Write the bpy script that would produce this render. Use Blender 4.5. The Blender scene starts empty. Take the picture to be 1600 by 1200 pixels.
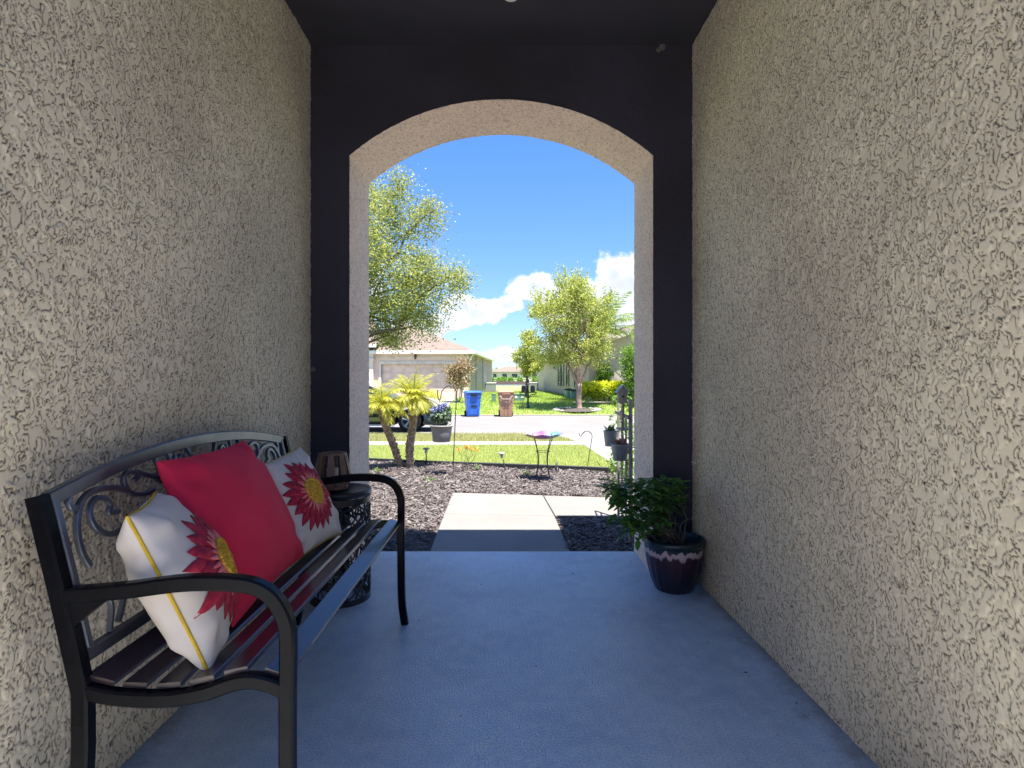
import bpy, math, random
import numpy as np
from mathutils import Vector, Matrix

scene = bpy.context.scene
R = math.radians
random.seed(7)
# ------------------------------------------------------------------ camera
FP, VX, VY, CH = 868.0, 787.0, 598.0, 1.05      # focal length in px of a 1600 px wide picture, vanishing point, eye height
cam_d = bpy.data.cameras.new('camera'); cam = bpy.data.objects.new('camera', cam_d)
scene.collection.objects.link(cam); scene.camera = cam
cam_d.sensor_width = 36; cam_d.lens = 36*FP/1600
cam_d.shift_x = 13/1600; cam_d.shift_y = -2/1600
cam_d.clip_start = 0.05; cam_d.clip_end = 4000
cam.location = (0, 0, CH); cam.rotation_euler = (R(90), 0, 0)
# ------------------------------------------------------------------ light
EXPOSURE, SUN, SKY = 2.82, 2.25, 0.050
SD = Vector((-.15, .26, -1)).normalized()
sun_d = bpy.data.lights.new('sun', 'SUN'); sun_d.energy = SUN; sun_d.angle = R(.53); sun_d.color = (1, .96, .9)
sun = bpy.data.objects.new('sun', sun_d); scene.collection.objects.link(sun)
sun.rotation_euler = SD.to_track_quat('-Z', 'Y').to_euler()
world = bpy.data.worlds.new('World'); scene.world = world; world.use_nodes = True
scene.view_settings.view_transform = 'Standard'; scene.view_settings.look = 'None'
scene.view_settings.exposure = EXPOSURE; scene.view_settings.gamma = 1

def NT(nt):
    """small helper for building node trees"""
    class K: pass
    k = K(); k.nt = nt
    def new(t, **kw):
        n = nt.nodes.new(t)
        for a, v in kw.items():
            if a.startswith('i_'):
                n.inputs[a[2:].replace('_', ' ')].default_value = v
            else: setattr(n, a, v)
        return n
    def link(a, b): nt.links.new(a, b)
    def math_(op, a, b=None, c=None, clamp=False):
        n = nt.nodes.new('ShaderNodeMath'); n.operation = op; n.use_clamp = clamp
        for i, v in enumerate((a, b, c)):
            if v is None: continue
            if isinstance(v, (int, float)): n.inputs[i].default_value = v
            else: nt.links.new(v, n.inputs[i])
        return n.outputs[0]
    def mix(fac, a, b, mode='MIX'):
        n = nt.nodes.new('ShaderNodeMix'); n.data_type = 'RGBA'; n.blend_type = mode
        for s, v in ((n.inputs[0], fac), (n.inputs[6], a), (n.inputs[7], b)):
            if isinstance(v, (int, float)): s.default_value = v
            elif isinstance(v, tuple): s.default_value = v if len(v) == 4 else (*v, 1)
            else: nt.links.new(v, s)
        return n.outputs[2]
    def maprange(v, a, b, c=0., d=1., smooth=True):
        n = nt.nodes.new('ShaderNodeMapRange'); n.interpolation_type = 'SMOOTHSTEP' if smooth else 'LINEAR'
        nt.links.new(v, n.inputs[0])
        for i, x in enumerate((a, b, c, d)): n.inputs[i+1].default_value = x
        return n.outputs[0]
    k.new, k.link, k.math, k.mix, k.maprange = new, link, math_, mix, maprange
    return k

# sky with cumulus low in front
nt = world.node_tree; k = NT(nt)
bg = nt.nodes['Background']
sky = k.new('ShaderNodeTexSky'); sky.sky_type = 'NISHITA'; sky.sun_disc = False
sky.sun_elevation = R(73.3); sky.sun_rotation = math.atan2(.15, -.26)
sky.air_density = 1.0; sky.dust_density = .25; sky.ozone_density = 3.0
tc = k.new('ShaderNodeTexCoord'); sp = k.new('ShaderNodeSeparateXYZ'); k.link(tc.outputs['Generated'], sp.inputs[0])
yy = k.math('MAXIMUM', sp.outputs[1], .08)
U = k.math('DIVIDE', sp.outputs[0], yy); V = k.math('DIVIDE', sp.outputs[2], yy)
cmb = k.new('ShaderNodeCombineXYZ'); k.link(U, cmb.inputs[0]); k.link(V, cmb.inputs[1])
n1 = k.new('ShaderNodeTexNoise'); n1.inputs['Scale'].default_value = 19; n1.inputs['Detail'].default_value = 9; n1.inputs['Roughness'].default_value = .6
k.link(cmb.outputs[0], n1.inputs['Vector'])
n2 = k.new('ShaderNodeTexNoise'); n2.inputs['Scale'].default_value = 9; n2.inputs['Detail'].default_value = 4
k.link(cmb.outputs[0], n2.inputs['Vector'])
blobs = [(905, 492, 50, 34), (960, 500, 50, 40), (700, 505, 40, 20), (985, 442, 56, 50), (960, 430, 30, 26), (832, 448, 38, 26), (1050, 430, 80, 60), (935, 470, 60, 40), (830, 456, 42, 24), (875, 470, 40, 30), (752, 492, 44, 26), (790, 478, 34, 18), (715, 480, 36, 22),
         (785, 556, 26, 16), (830, 566, 30, 12), (740, 560, 34, 12), (890, 545, 60, 22), (640, 520, 50, 26), (520, 470, 90, 40), (1180, 400, 120, 60), (380, 520, 120, 40)]
field = None
for (bx_, by_, rx, ry) in blobs:
    a = k.math('MULTIPLY', k.math('SUBTRACT', U, (bx_-VX)/FP), FP/rx)
    b = k.math('MULTIPLY', k.math('SUBTRACT', V, (VY-by_)/FP), FP/ry)
    b = k.math('MULTIPLY', b, k.maprange(b, -.3, .1, 1.5, 1.0))
    d = k.math('SUBTRACT', 1.0, k.math('SQRT', k.math('ADD', k.math('MULTIPLY', a, a), k.math('MULTIPLY', b, b))))
    field = d if field is None else k.math('SMOOTH_MAX', field, d, .12)
nz = k.math('MULTIPLY', k.math('SUBTRACT', n1.outputs[0], .5), 2.0)
f2 = k.math('ADD', field, nz)
cover = k.maprange(f2, -.06, .26)
front = k.maprange(sp.outputs[1], .1, .3)
cover = k.math('MULTIPLY', k.math('MULTIPLY', cover, front), .97)
body = k.maprange(k.math('ADD', f2, k.math('MULTIPLY', k.math('SUBTRACT', n2.outputs[0], .5), 1.5)), .1, 1.2)
ccol = k.mix(body, (3.4, 3.5, 3.7), (2.4, 2.6, 3.05))
tint = k.mix(1.0, sky.outputs[0], k.mix(k.maprange(sp.outputs[2], .0, .42, smooth=False), (.44, .49, .54), (.35, .55, .83)), 'MULTIPLY')
col = k.mix(cover, tint, ccol)
k.link(col, bg.inputs[0]); bg.inputs[1].default_value = SKY

# ------------------------------------------------------------------ helpers
COL = scene.collection
def P(x, y, Y):
    return Vector(((x-VX)/FP*Y, Y, CH-(y-VY)/FP*Y))

class MB:
    def __init__(s): s.v = []; s.f = []; s.s = []
    def add(s, vs, fs, smooth=False):
        o = len(s.v); s.v += [tuple(p) for p in vs]; s.f += [tuple(i+o for i in f) for f in fs]; s.s += [smooth]*len(fs); return s
    def box(s, c, d, rot=None, taper=1.0):
        hx, hy, hz = d[0]/2, d[1]/2, d[2]/2; vs = []
        for z in (-1, 1):
            t = taper if z > 0 else 1
            for x, y in ((-1, -1), (1, -1), (1, 1), (-1, 1)): vs.append(Vector((x*hx*t, y*hy*t, z*hz)))
        if rot is not None: vs = [rot @ v for v in vs]
        c = Vector(c); vs = [v+c for v in vs]
        return s.add(vs, [(3, 2, 1, 0), (4, 5, 6, 7), (0, 1, 5, 4), (1, 2, 6, 5), (2, 3, 7, 6), (3, 0, 4, 7)])
    def bx(s, x0, x1, y0, y1, z0, z1):
        return s.box(((x0+x1)/2, (y0+y1)/2, (z0+z1)/2), (abs(x1-x0), abs(y1-y0), abs(z1-z0)))
    def tube(s, pts, r, n=8, cap=True, flat=None, up=None):
        """round tube, or a flat bar when flat=(w,h) is given with an 'up' vector for h"""
        pts = [Vector(p) for p in pts]; m = len(pts); rs = r if isinstance(r, (list, tuple)) else [r]*m
        rings = []; prevn = None
        for i in range(m):
            t = (pts[min(i+1, m-1)]-pts[max(i-1, 0)]).normalized()
            if up is not None:
                nn = Vector(up); nn = (nn-t*nn.dot(t)).normalized()
            elif prevn is None:
                a = Vector((0, 0, 1)) if abs(t.z) < .9 else Vector((1, 0, 0)); nn = (a-t*a.dot(t)).normalized()
            else:
                nn = (prevn-t*prevn.dot(t)).normalized()
            prevn = nn; bb = t.cross(nn); ring = []
            if flat:
                w, h = flat[0]/2, flat[1]/2; c = min(w, h)*.3
                for (a, b) in ((w, h-c), (w-c, h), (-w+c, h), (-w, h-c), (-w, -h+c), (-w+c, -h), (w-c, -h), (w, -h+c)):
                    ring.append(pts[i]+bb*a+nn*b)
            else:
                for j in range(n):
                    q = 2*math.pi*j/n; ring.append(pts[i]+(nn*math.cos(q)+bb*math.sin(q))*rs[i])
            rings.append(ring)
        n = len(rings[0]); vs = [p for r_ in rings for p in r_]; fs = []
        for i in range(m-1):
            for j in range(n):
                a = i*n+j; b = i*n+(j+1) % n; fs.append((a, b, b+n, a+n))
        if cap: fs.append(tuple(range(n-1, -1, -1))); fs.append(tuple((m-1)*n+j for j in range(n)))
        return s.add(vs, fs, smooth=(flat is None))
    def lathe(s, prof, c=(0, 0, 0), n=32, wob=None, smooth=True, axis='z'):
        vs = []; fs = []
        for (r, z) in prof:
            for j in range(n):
                q = 2*math.pi*j/n; rr = r*(wob(q, z) if wob else 1)
                if axis == 'z': p = (c[0]+rr*math.cos(q), c[1]+rr*math.sin(q), c[2]+z)
                else: p = (c[0]+rr*math.cos(q), c[1]+z, c[2]+rr*math.sin(q))
                vs.append(p)
        for i in range(len(prof)-1):
            for j in range(n):
                a = i*n+j; b = i*n+(j+1) % n; fs.append((a, b, b+n, a+n))
        return s.add(vs, fs, smooth)
    def prism(s, poly, y0, y1):
        """polygon in x,z extruded along y"""
        n = len(poly); vs = [(x, y0, z) for x, z in poly]+[(x, y1, z) for x, z in poly]
        fs = [tuple(range(n)), tuple(range(2*n-1, n-1, -1))]+[(i, i+n, (i+1) % n+n, (i+1) % n) for i in range(n)]
        return s.add(vs, fs)
    def ball(s, c, r, n=10, sc=(1, 1, 1)):
        vs = []; fs = []; m = n//2+1
        for i in range(m+1):
            a = math.pi*i/m
            for j in range(n):
                q = 2*math.pi*j/n
                vs.append((c[0]+r*sc[0]*math.sin(a)*math.cos(q), c[1]+r*sc[1]*math.sin(a)*math.sin(q), c[2]+r*sc[2]*math.cos(a)))
        for i in range(m):
            for j in range(n):
                fs.append((i*n+j, (i+1)*n+j, (i+1)*n+(j+1) % n, i*n+(j+1) % n))
        return s.add(vs, fs, True)

def root_of(p):
    v = Vector((0, 0, 0))
    while p is not None: v += p.location; p = p.parent
    return v
def link_mesh(me, name, m, parent):
    o = bpy.data.objects.new(name, me); COL.objects.link(o)
    if m: me.materials.append(m)
    if parent: o.parent = parent
    return o
def obj(name, mb, m, parent=None, world=True, bevel=0, fixn=True):
    off = root_of(parent) if (world and parent) else Vector((0, 0, 0))
    me = bpy.data.meshes.new(name); me.from_pydata([(x-off.x, y-off.y, z-off.z) for x, y, z in mb.v], [], mb.f)
    me.polygons.foreach_set('use_smooth', mb.s); me.update()
    if fixn:
        import bmesh
        bm = bmesh.new(); bm.from_mesh(me); bmesh.ops.recalc_face_normals(bm, faces=bm.faces); bm.to_mesh(me); bm.free()
    o = link_mesh(me, name, m, parent)
    if bevel:
        b = o.modifiers.new('bevel', 'BEVEL'); b.width = bevel; b.segments = 2; b.limit_method = 'ANGLE'; b.angle_limit = R(35)
    return o
def npobj(name, V_, F_, m, parent=None, smooth=False):
    """numpy mesh, all faces with the same number of corners"""
    off = root_of(parent) if parent else Vector((0, 0, 0))
    V_ = np.asarray(V_, dtype=np.float32)-np.array(off[:], dtype=np.float32); F_ = np.asarray(F_, dtype=np.int32)
    me = bpy.data.meshes.new(name); me.vertices.add(len(V_)); me.vertices.foreach_set('co', V_.ravel())
    kf = F_.shape[1]; me.loops.add(F_.size); me.loops.foreach_set('vertex_index', F_.ravel())
    me.polygons.add(len(F_)); me.polygons.foreach_set('loop_start', np.arange(0, F_.size, kf, dtype=np.int32))
    me.polygons.foreach_set('loop_total', np.full(len(F_), kf, dtype=np.int32))
    me.polygons.foreach_set('use_smooth', np.full(len(F_), smooth, dtype=bool)); me.update(calc_edges=True)
    return link_mesh(me, name, m, parent)
def tag(o, label, cat, group=None, kind=None):
    if label: o['label'] = label
    if cat: o['category'] = cat
    if group: o['group'] = group
    if kind: o['kind'] = kind
    return o
def thing(name, label, cat, loc=(0, 0, 0), rz=0, group=None):
    o = bpy.data.objects.new(name, None); COL.objects.link(o); o.empty_display_size = .1
    o.location = loc; o.rotation_euler = (0, 0, rz); return tag(o, label, cat, group)
def struct(o, kind='structure'): o['kind'] = kind; return o
def dup(root, loc, rz, label, scale=None):
    r = root.copy(); COL.objects.link(r); r.location = loc; r.rotation_euler = (0, 0, rz); r['label'] = label
    if scale: r.scale = (scale,)*3
    for ch in list(root.children):
        c = ch.copy(); COL.objects.link(c); c.parent = r
        for g_ in ch.children:
            d_ = g_.copy(); COL.objects.link(d_); d_.parent = c
    return r
def smoothpath(pts, n=8):
    """Catmull-Rom through points"""
    pts = [Vector(p) for p in pts]; q = [pts[0]*2-pts[1]]+pts+[pts[-1]*2-pts[-2]]; out = []
    for i in range(1, len(q)-2):
        for j in range(n):
            t = j/n; a, b, c, d = q[i-1], q[i], q[i+1], q[i+2]
            out.append(.5*((2*b)+(c-a)*t+(2*a-5*b+4*c-d)*t*t+(3*b-a-3*c+d)*t**3))
    out.append(pts[-1]); return out

# ------------------------------------------------------------------ materials
def mat(name, c, rough=.6, c2=None, ns=8., detail=4, bump=0., bs=None, bd=.01, metal=0., spec=.5, coords='Object', stretch=None, coat=0., lo=.35, hi=.65):
    m = bpy.data.materials.new(name); m.use_nodes = True; k = NT(m.node_tree); b = m.node_tree.nodes['Principled BSDF']
    b.inputs['Roughness'].default_value = rough; b.inputs['Metallic'].default_value = metal
    b.inputs['Specular IOR Level'].default_value = spec; b.inputs['Coat Weight'].default_value = coat
    tc = k.new('ShaderNodeTexCoord'); src = tc.outputs[coords]
    if stretch:
        mp = k.new('ShaderNodeMapping'); mp.inputs['Scale'].default_value = stretch; k.link(src, mp.inputs[0]); src = mp.outputs[0]
    c2 = c2 or tuple(x*.82 for x in c)
    n = k.new('ShaderNodeTexNoise'); n.inputs['Scale'].default_value = ns; n.inputs['Detail'].default_value = detail; k.link(src, n.inputs['Vector'])
    f = k.maprange(n.outputs[0], lo, hi)
    k.link(k.mix(f, c, c2), b.inputs['Base Color'])
    if bump:
        n2 = k.new('ShaderNodeTexNoise'); n2.inputs['Scale'].default_value = bs or ns*6; n2.inputs['Detail'].default_value = 5; k.link(src, n2.inputs['Vector'])
        bp = k.new('ShaderNodeBump'); bp.inputs['Strength'].default_value = bump; bp.inputs['Distance'].default_value = bd
        k.link(n2.outputs[0], bp.inputs['Height']); k.link(bp.outputs[0], b.inputs['Normal'])
    return m
def leafmat(name, cols, trans=.45, rough=.5):
    m = bpy.data.materials.new(name); m.use_nodes = True; nt = m.node_tree; k = NT(nt); b = nt.nodes['Principled BSDF']; out = nt.nodes['Material Output']
    g = k.new('ShaderNodeNewGeometry'); r = k.new('ShaderNodeValToRGB'); k.link(g.outputs['Random Per Island'], r.inputs[0])
    el = r.color_ramp.elements; el[0].color = (*cols[0], 1); el[0].position = 0; el[1].color = (*cols[-1], 1); el[1].position = 1
    for i, c in enumerate(cols[1:-1]): e = el.new((i+1)/(len(cols)-1)); e.color = (*c, 1)
    k.link(r.outputs[0], b.inputs['Base Color']); b.inputs['Roughness'].default_value = rough; b.inputs['Specular IOR Level'].default_value = .4
    t = k.new('ShaderNodeBsdfTranslucent'); k.link(k.mix(1., r.outputs[0], (1.25, 1.3, .7), 'MULTIPLY'), t.inputs[0])
    ms = k.new('ShaderNodeMixShader'); ms.inputs[0].default_value = trans; k.link(b.outputs[0], ms.inputs[1]); k.link(t.outputs[0], ms.inputs[2]); k.link(ms.outputs[0], out.inputs[0])
    return m
def stucco(name, c, c2, bump=.8, scale=48., dirt=.0):
    """lace texture: flat islands of plaster with squiggly grooves between"""
    m = bpy.data.materials.new(name); m.use_nodes = True; k = NT(m.node_tree); b = m.node_tree.nodes['Principled BSDF']
    b.inputs['Roughness'].default_value = .8; b.inputs['Specular IOR Level'].default_value = .25
    tc = k.new('ShaderNodeTexCoord')
    n = k.new('ShaderNodeTexNoise'); n.inputs['Scale'].default_value = scale; n.inputs['Detail'].default_value = 2.; n.inputs['Distortion'].default_value = 1.1
    k.link(tc.outputs['Object'], n.inputs['Vector'])
    pl = k.maprange(n.outputs[0], .44, .52)
    n3 = k.new('ShaderNodeTexNoise'); n3.inputs['Scale'].default_value = 320; n3.inputs['Detail'].default_value = 3; k.link(tc.outputs['Object'], n3.inputs['Vector'])
    h = k.math('ADD', pl, k.math('MULTIPLY', n3.outputs[0], .25))
    bp = k.new('ShaderNodeBump'); bp.inputs['Strength'].default_value = bump; bp.inputs['Distance'].default_value = .006
    k.link(h, bp.inputs['Height']); k.link(bp.outputs[0], b.inputs['Normal'])
    n4 = k.new('ShaderNodeTexNoise'); n4.inputs['Scale'].default_value = 1.3; n4.inputs['Detail'].default_value = 5; k.link(tc.outputs['Object'], n4.inputs['Vector'])
    k.link(k.mix(k.maprange(n4.outputs[0], .35, .68), c, c2), b.inputs['Base Color'])
    return m

M = {}
M['stucco_side'] = stucco('stucco_side', (.56, .53, .48), (.52, .49, .44), bump=.3)
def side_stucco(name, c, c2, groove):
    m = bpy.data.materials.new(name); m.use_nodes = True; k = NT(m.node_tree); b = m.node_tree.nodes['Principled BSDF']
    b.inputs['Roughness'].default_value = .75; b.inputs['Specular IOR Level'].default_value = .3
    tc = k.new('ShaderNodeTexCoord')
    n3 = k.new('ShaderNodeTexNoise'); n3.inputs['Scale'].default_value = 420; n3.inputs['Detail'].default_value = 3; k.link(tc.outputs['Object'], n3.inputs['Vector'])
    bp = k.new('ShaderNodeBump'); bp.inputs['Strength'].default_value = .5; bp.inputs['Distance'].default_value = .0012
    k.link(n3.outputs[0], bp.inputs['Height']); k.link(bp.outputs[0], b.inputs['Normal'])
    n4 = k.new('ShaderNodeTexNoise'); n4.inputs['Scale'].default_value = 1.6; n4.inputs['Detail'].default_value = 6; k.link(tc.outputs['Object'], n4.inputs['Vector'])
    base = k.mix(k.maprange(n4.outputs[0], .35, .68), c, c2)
    at = k.new('ShaderNodeAttribute'); at.attribute_name = 'groove_shade'
    k.link(k.mix(at.outputs['Fac'], base, groove), b.inputs['Base Color'])  # shade of the grooves under grazing light is mixed into the colour
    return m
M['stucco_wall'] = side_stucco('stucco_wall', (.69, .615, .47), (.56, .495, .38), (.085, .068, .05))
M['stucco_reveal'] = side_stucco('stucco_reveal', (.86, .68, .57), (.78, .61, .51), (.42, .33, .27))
M['stucco_arch'] = stucco('stucco_arch', (.52, .44, .38), (.46, .39, .345), bump=.7)
M['stucco_in_shaded'] = stucco('stucco_in_shaded', (.040, .038, .056), (.030, .027, .036), bump=.5)  # near-black tone puts the shade inside the arch wall into its colour
M['ceiling'] = mat('ceiling_shaded', (.036, .034, .046), .9, ns=3)  # darkened so the colour carries the ceiling's shade
M['white_paint'] = mat('white_paint', (.78, .77, .74), .5, ns=5)
M['shingle'] = mat('shingle', (.30, .22, .18), .9, (.22, .17, .145), ns=14, bump=.4)

def floor_mat():
    m = bpy.data.materials.new('painted_concrete'); m.use_nodes = True; k = NT(m.node_tree); b = m.node_tree.nodes['Principled BSDF']
    tc = k.new('ShaderNodeTexCoord'); o = tc.outputs['Object']
    def nz(s, d, r=.55, st=None):
        n = k.new('ShaderNodeTexNoise'); n.inputs['Scale'].default_value = s; n.inputs['Detail'].default_value = d; n.inputs['Roughness'].default_value = r
        if st:
            mp = k.new('ShaderNodeMapping'); mp.inputs['Scale'].default_value = st; k.link(o, mp.inputs[0]); k.link(mp.outputs[0], n.inputs['Vector'])
        else: k.link(o, n.inputs['Vector'])
        return n.outputs[0]
    a = k.mix(k.maprange(nz(1.7, 7, .65), .3, .7), (.50, .65, .80), (.33, .46, .62))
    a = k.mix(k.math('MULTIPLY', k.maprange(nz(14, 9, .75), .42, .70), .50), a, (.68, .74, .80))
    a = k.mix(k.math('MULTIPLY', k.maprange(nz(3.1, 9, .8), .50, .80), .45), a, (.34, .40, .50))
    a = k.mix(k.math('MULTIPLY', k.maprange(nz(130, 4, .7), .50, .62), .50), a, (.30, .38, .50))
    a = k.mix(k.math('MULTIPLY', k.maprange(nz(1, 3, .5, (60, 1.5, 1)), .50, .72), .12), a, (.22, .29, .40))
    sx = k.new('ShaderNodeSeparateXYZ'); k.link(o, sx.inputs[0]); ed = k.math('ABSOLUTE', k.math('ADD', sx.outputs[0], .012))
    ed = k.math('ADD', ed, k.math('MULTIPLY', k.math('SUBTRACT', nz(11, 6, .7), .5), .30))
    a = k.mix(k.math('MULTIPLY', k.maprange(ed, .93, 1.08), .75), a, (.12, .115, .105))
    k.link(a, b.inputs['Base Color'])
    k.link(k.maprange(nz(30, 5), .3, .7, .30, .44), b.inputs['Roughness']); b.inputs['Specular IOR Level'].default_value = .8
    broom = nz(1, 2, .5, (9, 260, 1)); pit = nz(160, 4)
    h = k.math('ADD', k.math('MULTIPLY', broom, .35), k.math('MULTIPLY', k.maprange(pit, .38, .5), .8))
    bp = k.new('ShaderNodeBump'); bp.inputs['Strength'].default_value = .9; bp.inputs['Distance'].default_value = .003
    k.link(h, bp.inputs['Height']); k.link(bp.outputs[0], b.inputs['Normal']); return m
M['floor'] = floor_mat()
def concrete(name, c, c2, s=2.):
    m = bpy.data.materials.new(name); m.use_nodes = True; k = NT(m.node_tree); b = m.node_tree.nodes['Principled BSDF']
    tc = k.new('ShaderNodeTexCoord'); o = tc.outputs['Object']
    def nz(s, d, r=.6):
        n = k.new('ShaderNodeTexNoise'); n.inputs['Scale'].default_value = s; n.inputs['Detail'].default_value = d; n.inputs['Roughness'].default_value = r; k.link(o, n.inputs['Vector']); return n.outputs[0]
    a = k.mix(k.maprange(nz(s, 7), .3, .7), c, c2)
    a = k.mix(k.math('MULTIPLY', k.maprange(nz(s*22, 4), .58, .70), .35), a, tuple(x*.55 for x in c))
    k.link(a, b.inputs['Base Color']); b.inputs['Roughness'].default_value = .9; b.inputs['Specular IOR Level'].default_value = .2
    bp = k.new('ShaderNodeBump'); bp.inputs['Strength'].default_value = .4; bp.inputs['Distance'].default_value = .002
    k.link(nz(150, 4), bp.inputs['Height']); k.link(bp.outputs[0], b.inputs['Normal']); return m
M['walk'] = concrete('walk_concrete', (.235, .213, .19), (.205, .187, .168))
M['added_court'] = concrete('added_court_concrete', (.52, .50, .46), (.48, .46, .43))  # pale floor of the added courtyard, throws sunlight into the passage
M['road'] = concrete('road_surface', (.215, .202, .19), (.19, .178, .168), .7)
M['drive'] = concrete('drive_concrete', (.27, .255, .24), (.24, .225, .21), 1.2)
M['lawn'] = mat('lawn', (.32, .38, .10), .9, (.25, .32, .08), ns=3.5, detail=8, bump=.6, bs=60, bd=.03)
M['soil'] = mat('soil', (.10, .078, .068), .95, (.06, .048, .042), ns=14, detail=6, bump=.8, bs=60, bd=.02)
M['grass'] = leafmat('grass_blades', [(.36, .41, .12), (.48, .51, .19), (.58, .56, .28), (.40, .46, .14)], .4)
M['grass_far'] = leafmat('grass_far', [(.28, .40, .08), (.38, .48, .12), (.46, .52, .18)], .4)
M['grass_dry'] = leafmat('grass_dry', [(.36, .40, .12), (.50, .44, .22), (.55, .45, .28), (.30, .38, .08)], .35)
M['mulch'] = leafmat('mulch_chips', [(.05, .038, .036), (.12, .098, .09), (.25, .215, .20), (.075, .06, .056), (.165, .14, .13)], .0, .85)
M['black_metal'] = mat('black_metal', (.012, .012, .016), .33, (.018, .018, .024), ns=30, spec=.6, bump=.05, bs=200, bd=.001)
M['bench_back'] = mat('bench_back', (.16, .18, .23), .34, (.12, .14, .19), ns=9, metal=.75, spec=.5)
M['bench_metal'] = mat('bench_metal', (.003, .0035, .006), .26, (.005, .006, .009), ns=12, spec=.10, coat=.0, bump=.06, bs=260, bd=.0008)
M['slat'] = mat('slat_metal', (.030, .017, .026), .28, (.016, .012, .022), ns=10, spec=.6, coat=.25)
M['white_fabric'] = mat('cream_canvas', (.60, .56, .53), .9, (.55, .51, .48), ns=9, bump=.45, bs=700, bd=.0008)
M['red_fabric'] = mat('red_canvas', (.62, .012, .062), .85, (.56, .010, .052), ns=7, bump=.35, bs=600, bd=.0008)
M['petal'] = mat('petal_felt', (.42, .016, .055), .9, (.26, .009, .03), ns=60, bump=.4, bs=500, bd=.0008)
M['petal_in'] = mat('petal_inner', (.60, .11, .14), .9, (.66, .22, .20), ns=60)
M['yellow'] = mat('yellow_knots', (.66, .40, .03), .8, (.36, .19, .01), ns=120)
M['piping'] = mat('yellow_piping', (.62, .42, .03), .8, (.5, .33, .02), ns=60)
M['wood'] = mat('brown_wood', (.24, .135, .085), .5, (.15, .085, .055), ns=6, stretch=(12, 12, 1.5))
M['grey_wood'] = mat('weathered_wood', (.42, .37, .33), .85, (.26, .225, .20), ns=5, stretch=(14, 14, 1.5), bump=.3, bs=40)
M['wax'] = mat('wax', (.72, .62, .40), .5)
M['trunk_bark'] = mat('bark_pale', (.42, .28, .21), .85, (.22, .155, .12), ns=9, bump=.5, stretch=(3, 3, 1))
M['oak_bark'] = mat('bark_grey', (.12, .10, .085), .9, (.07, .06, .05), ns=12, bump=.7)
M['palm_bark'] = mat('palm_bark', (.50, .38, .29), .9, (.24, .16, .11), ns=30, bump=.8, bs=60, bd=.02)
M['oak'] = leafmat('oak_leaves', [(.10, .15, .08), (.20, .25, .11), (.36, .37, .14), (.50, .46, .16), (.15, .20, .10)], .5)
M['myrtle'] = leafmat('myrtle_leaves', [(.20, .25, .09), (.38, .41, .13), (.56, .54, .17), (.28, .33, .11)], .5)
M['palm'] = leafmat('palm_leaflets', [(.36, .38, .04), (.55, .52, .07), (.28, .32, .04), (.60, .50, .08)], .4)
M['queen'] = leafmat('queen_leaflets', [(.10, .18, .04), (.18, .26, .06), (.24, .30, .07)], .4)
M['hedge_y'] = leafmat('hedge_yellow', [(.66, .64, .03), (.48, .54, .03), (.75, .70, .05)], .4)
M['hedge_g'] = leafmat('hedge_green', [(.16, .25, .03), (.32, .40, .05), (.50, .48, .06)], .4)
M['shrub'] = leafmat('shrub_leaves', [(.10, .20, .04), (.22, .36, .05), (.14, .26, .05)], .4)
M['croton'] = leafmat('croton_leaves', [(.62, .30, .03), (.70, .42, .05), (.40, .16, .04), (.55, .40, .06)], .3)
M['rust_leaf'] = leafmat('rust_leaves', [(.38, .20, .12), (.16, .17, .07), (.45, .28, .18), (.12, .14, .07)], .3)
M['potleaf'] = leafmat('pot_leaves', [(.06, .15, .04), (.11, .25, .05), (.08, .19, .07), (.20, .36, .06)], .4, .35)
M['succulent'] = leafmat('succulent', [(.14, .20, .12), (.20, .27, .16), (.08, .13, .09)], .15)
M['flowers'] = leafmat('blue_flowers', [(.15, .18, .42), (.24, .28, .50), (.10, .12, .30)], .2)
M['pink_fl'] = leafmat('pink_flowers', [(.45, .18, .16), (.30, .12, .10), (.5, .3, .26)], .2)
M['pot_grey'] = mat('grey_pot', (.30, .29, .275), .7, (.26, .25, .24), ns=10)
M['zinc'] = mat('zinc_bucket', (.42, .46, .48), .55, (.33, .365, .385), ns=20, metal=.2)
M['dirt'] = mat('potting_soil', (.03, .022, .018), .95, ns=60, bump=.8, bd=.01)
M['bin_blue'] = mat('bin_blue', (.025, .13, .52), .45, (.02, .10, .43), ns=4)
M['bin_brown'] = mat('bin_brown', (.36, .20, .13), .55, (.31, .17, .11), ns=4)
M['dark_plastic'] = mat('dark_plastic', (.02, .022, .026), .5)
M['util_green'] = mat('utility_green', (.11, .19, .14), .6, ns=5)
M['teal'] = mat('teal_plastic', (.24, .40, .38), .5, ns=5)
M['ac'] = mat('ac_grey', (.24, .26, .25), .6, (.16, .175, .17), ns=2, stretch=(1, 1, 60))
M['pink_wall'] = mat('pink_wall', (.76, .58, .485), .9, (.72, .55, .46), ns=2, bump=.2)
M['green_wall'] = mat('green_wall', (.43, .37, .39), .9, (.40, .345, .365), ns=2, bump=.2)
M['grey_wall'] = mat('grey_wall', (.56, .48, .41), .9, (.52, .45, .385), ns=2, bump=.2)
M['cream_wall'] = mat('cream_wall', (.62, .54, .48), .9, ns=1)
M['trim'] = mat('cream_trim', (.68, .60, .53), .7, ns=3)
M['garage'] = mat('garage_door', (.76, .57, .46), .7, ns=3)
M['roof_tan'] = mat('roof_tan', (.20, .15, .12), .95, (.165, .125, .10), ns=3, detail=8, bump=.3, bs=30)
M['roof_grey'] = mat('roof_grey', (.20, .20, .21), .95, (.26, .24, .24), ns=1)
M['glass'] = mat('window_glass', (.035, .045, .05), .12, spec=.8)
M['car'] = mat('car_black', (.006, .007, .010), .12, (.008, .010, .014), ns=3, coat=1., spec=.7)
M['tyre'] = mat('tyre', (.014, .014, .014), .85)
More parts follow.
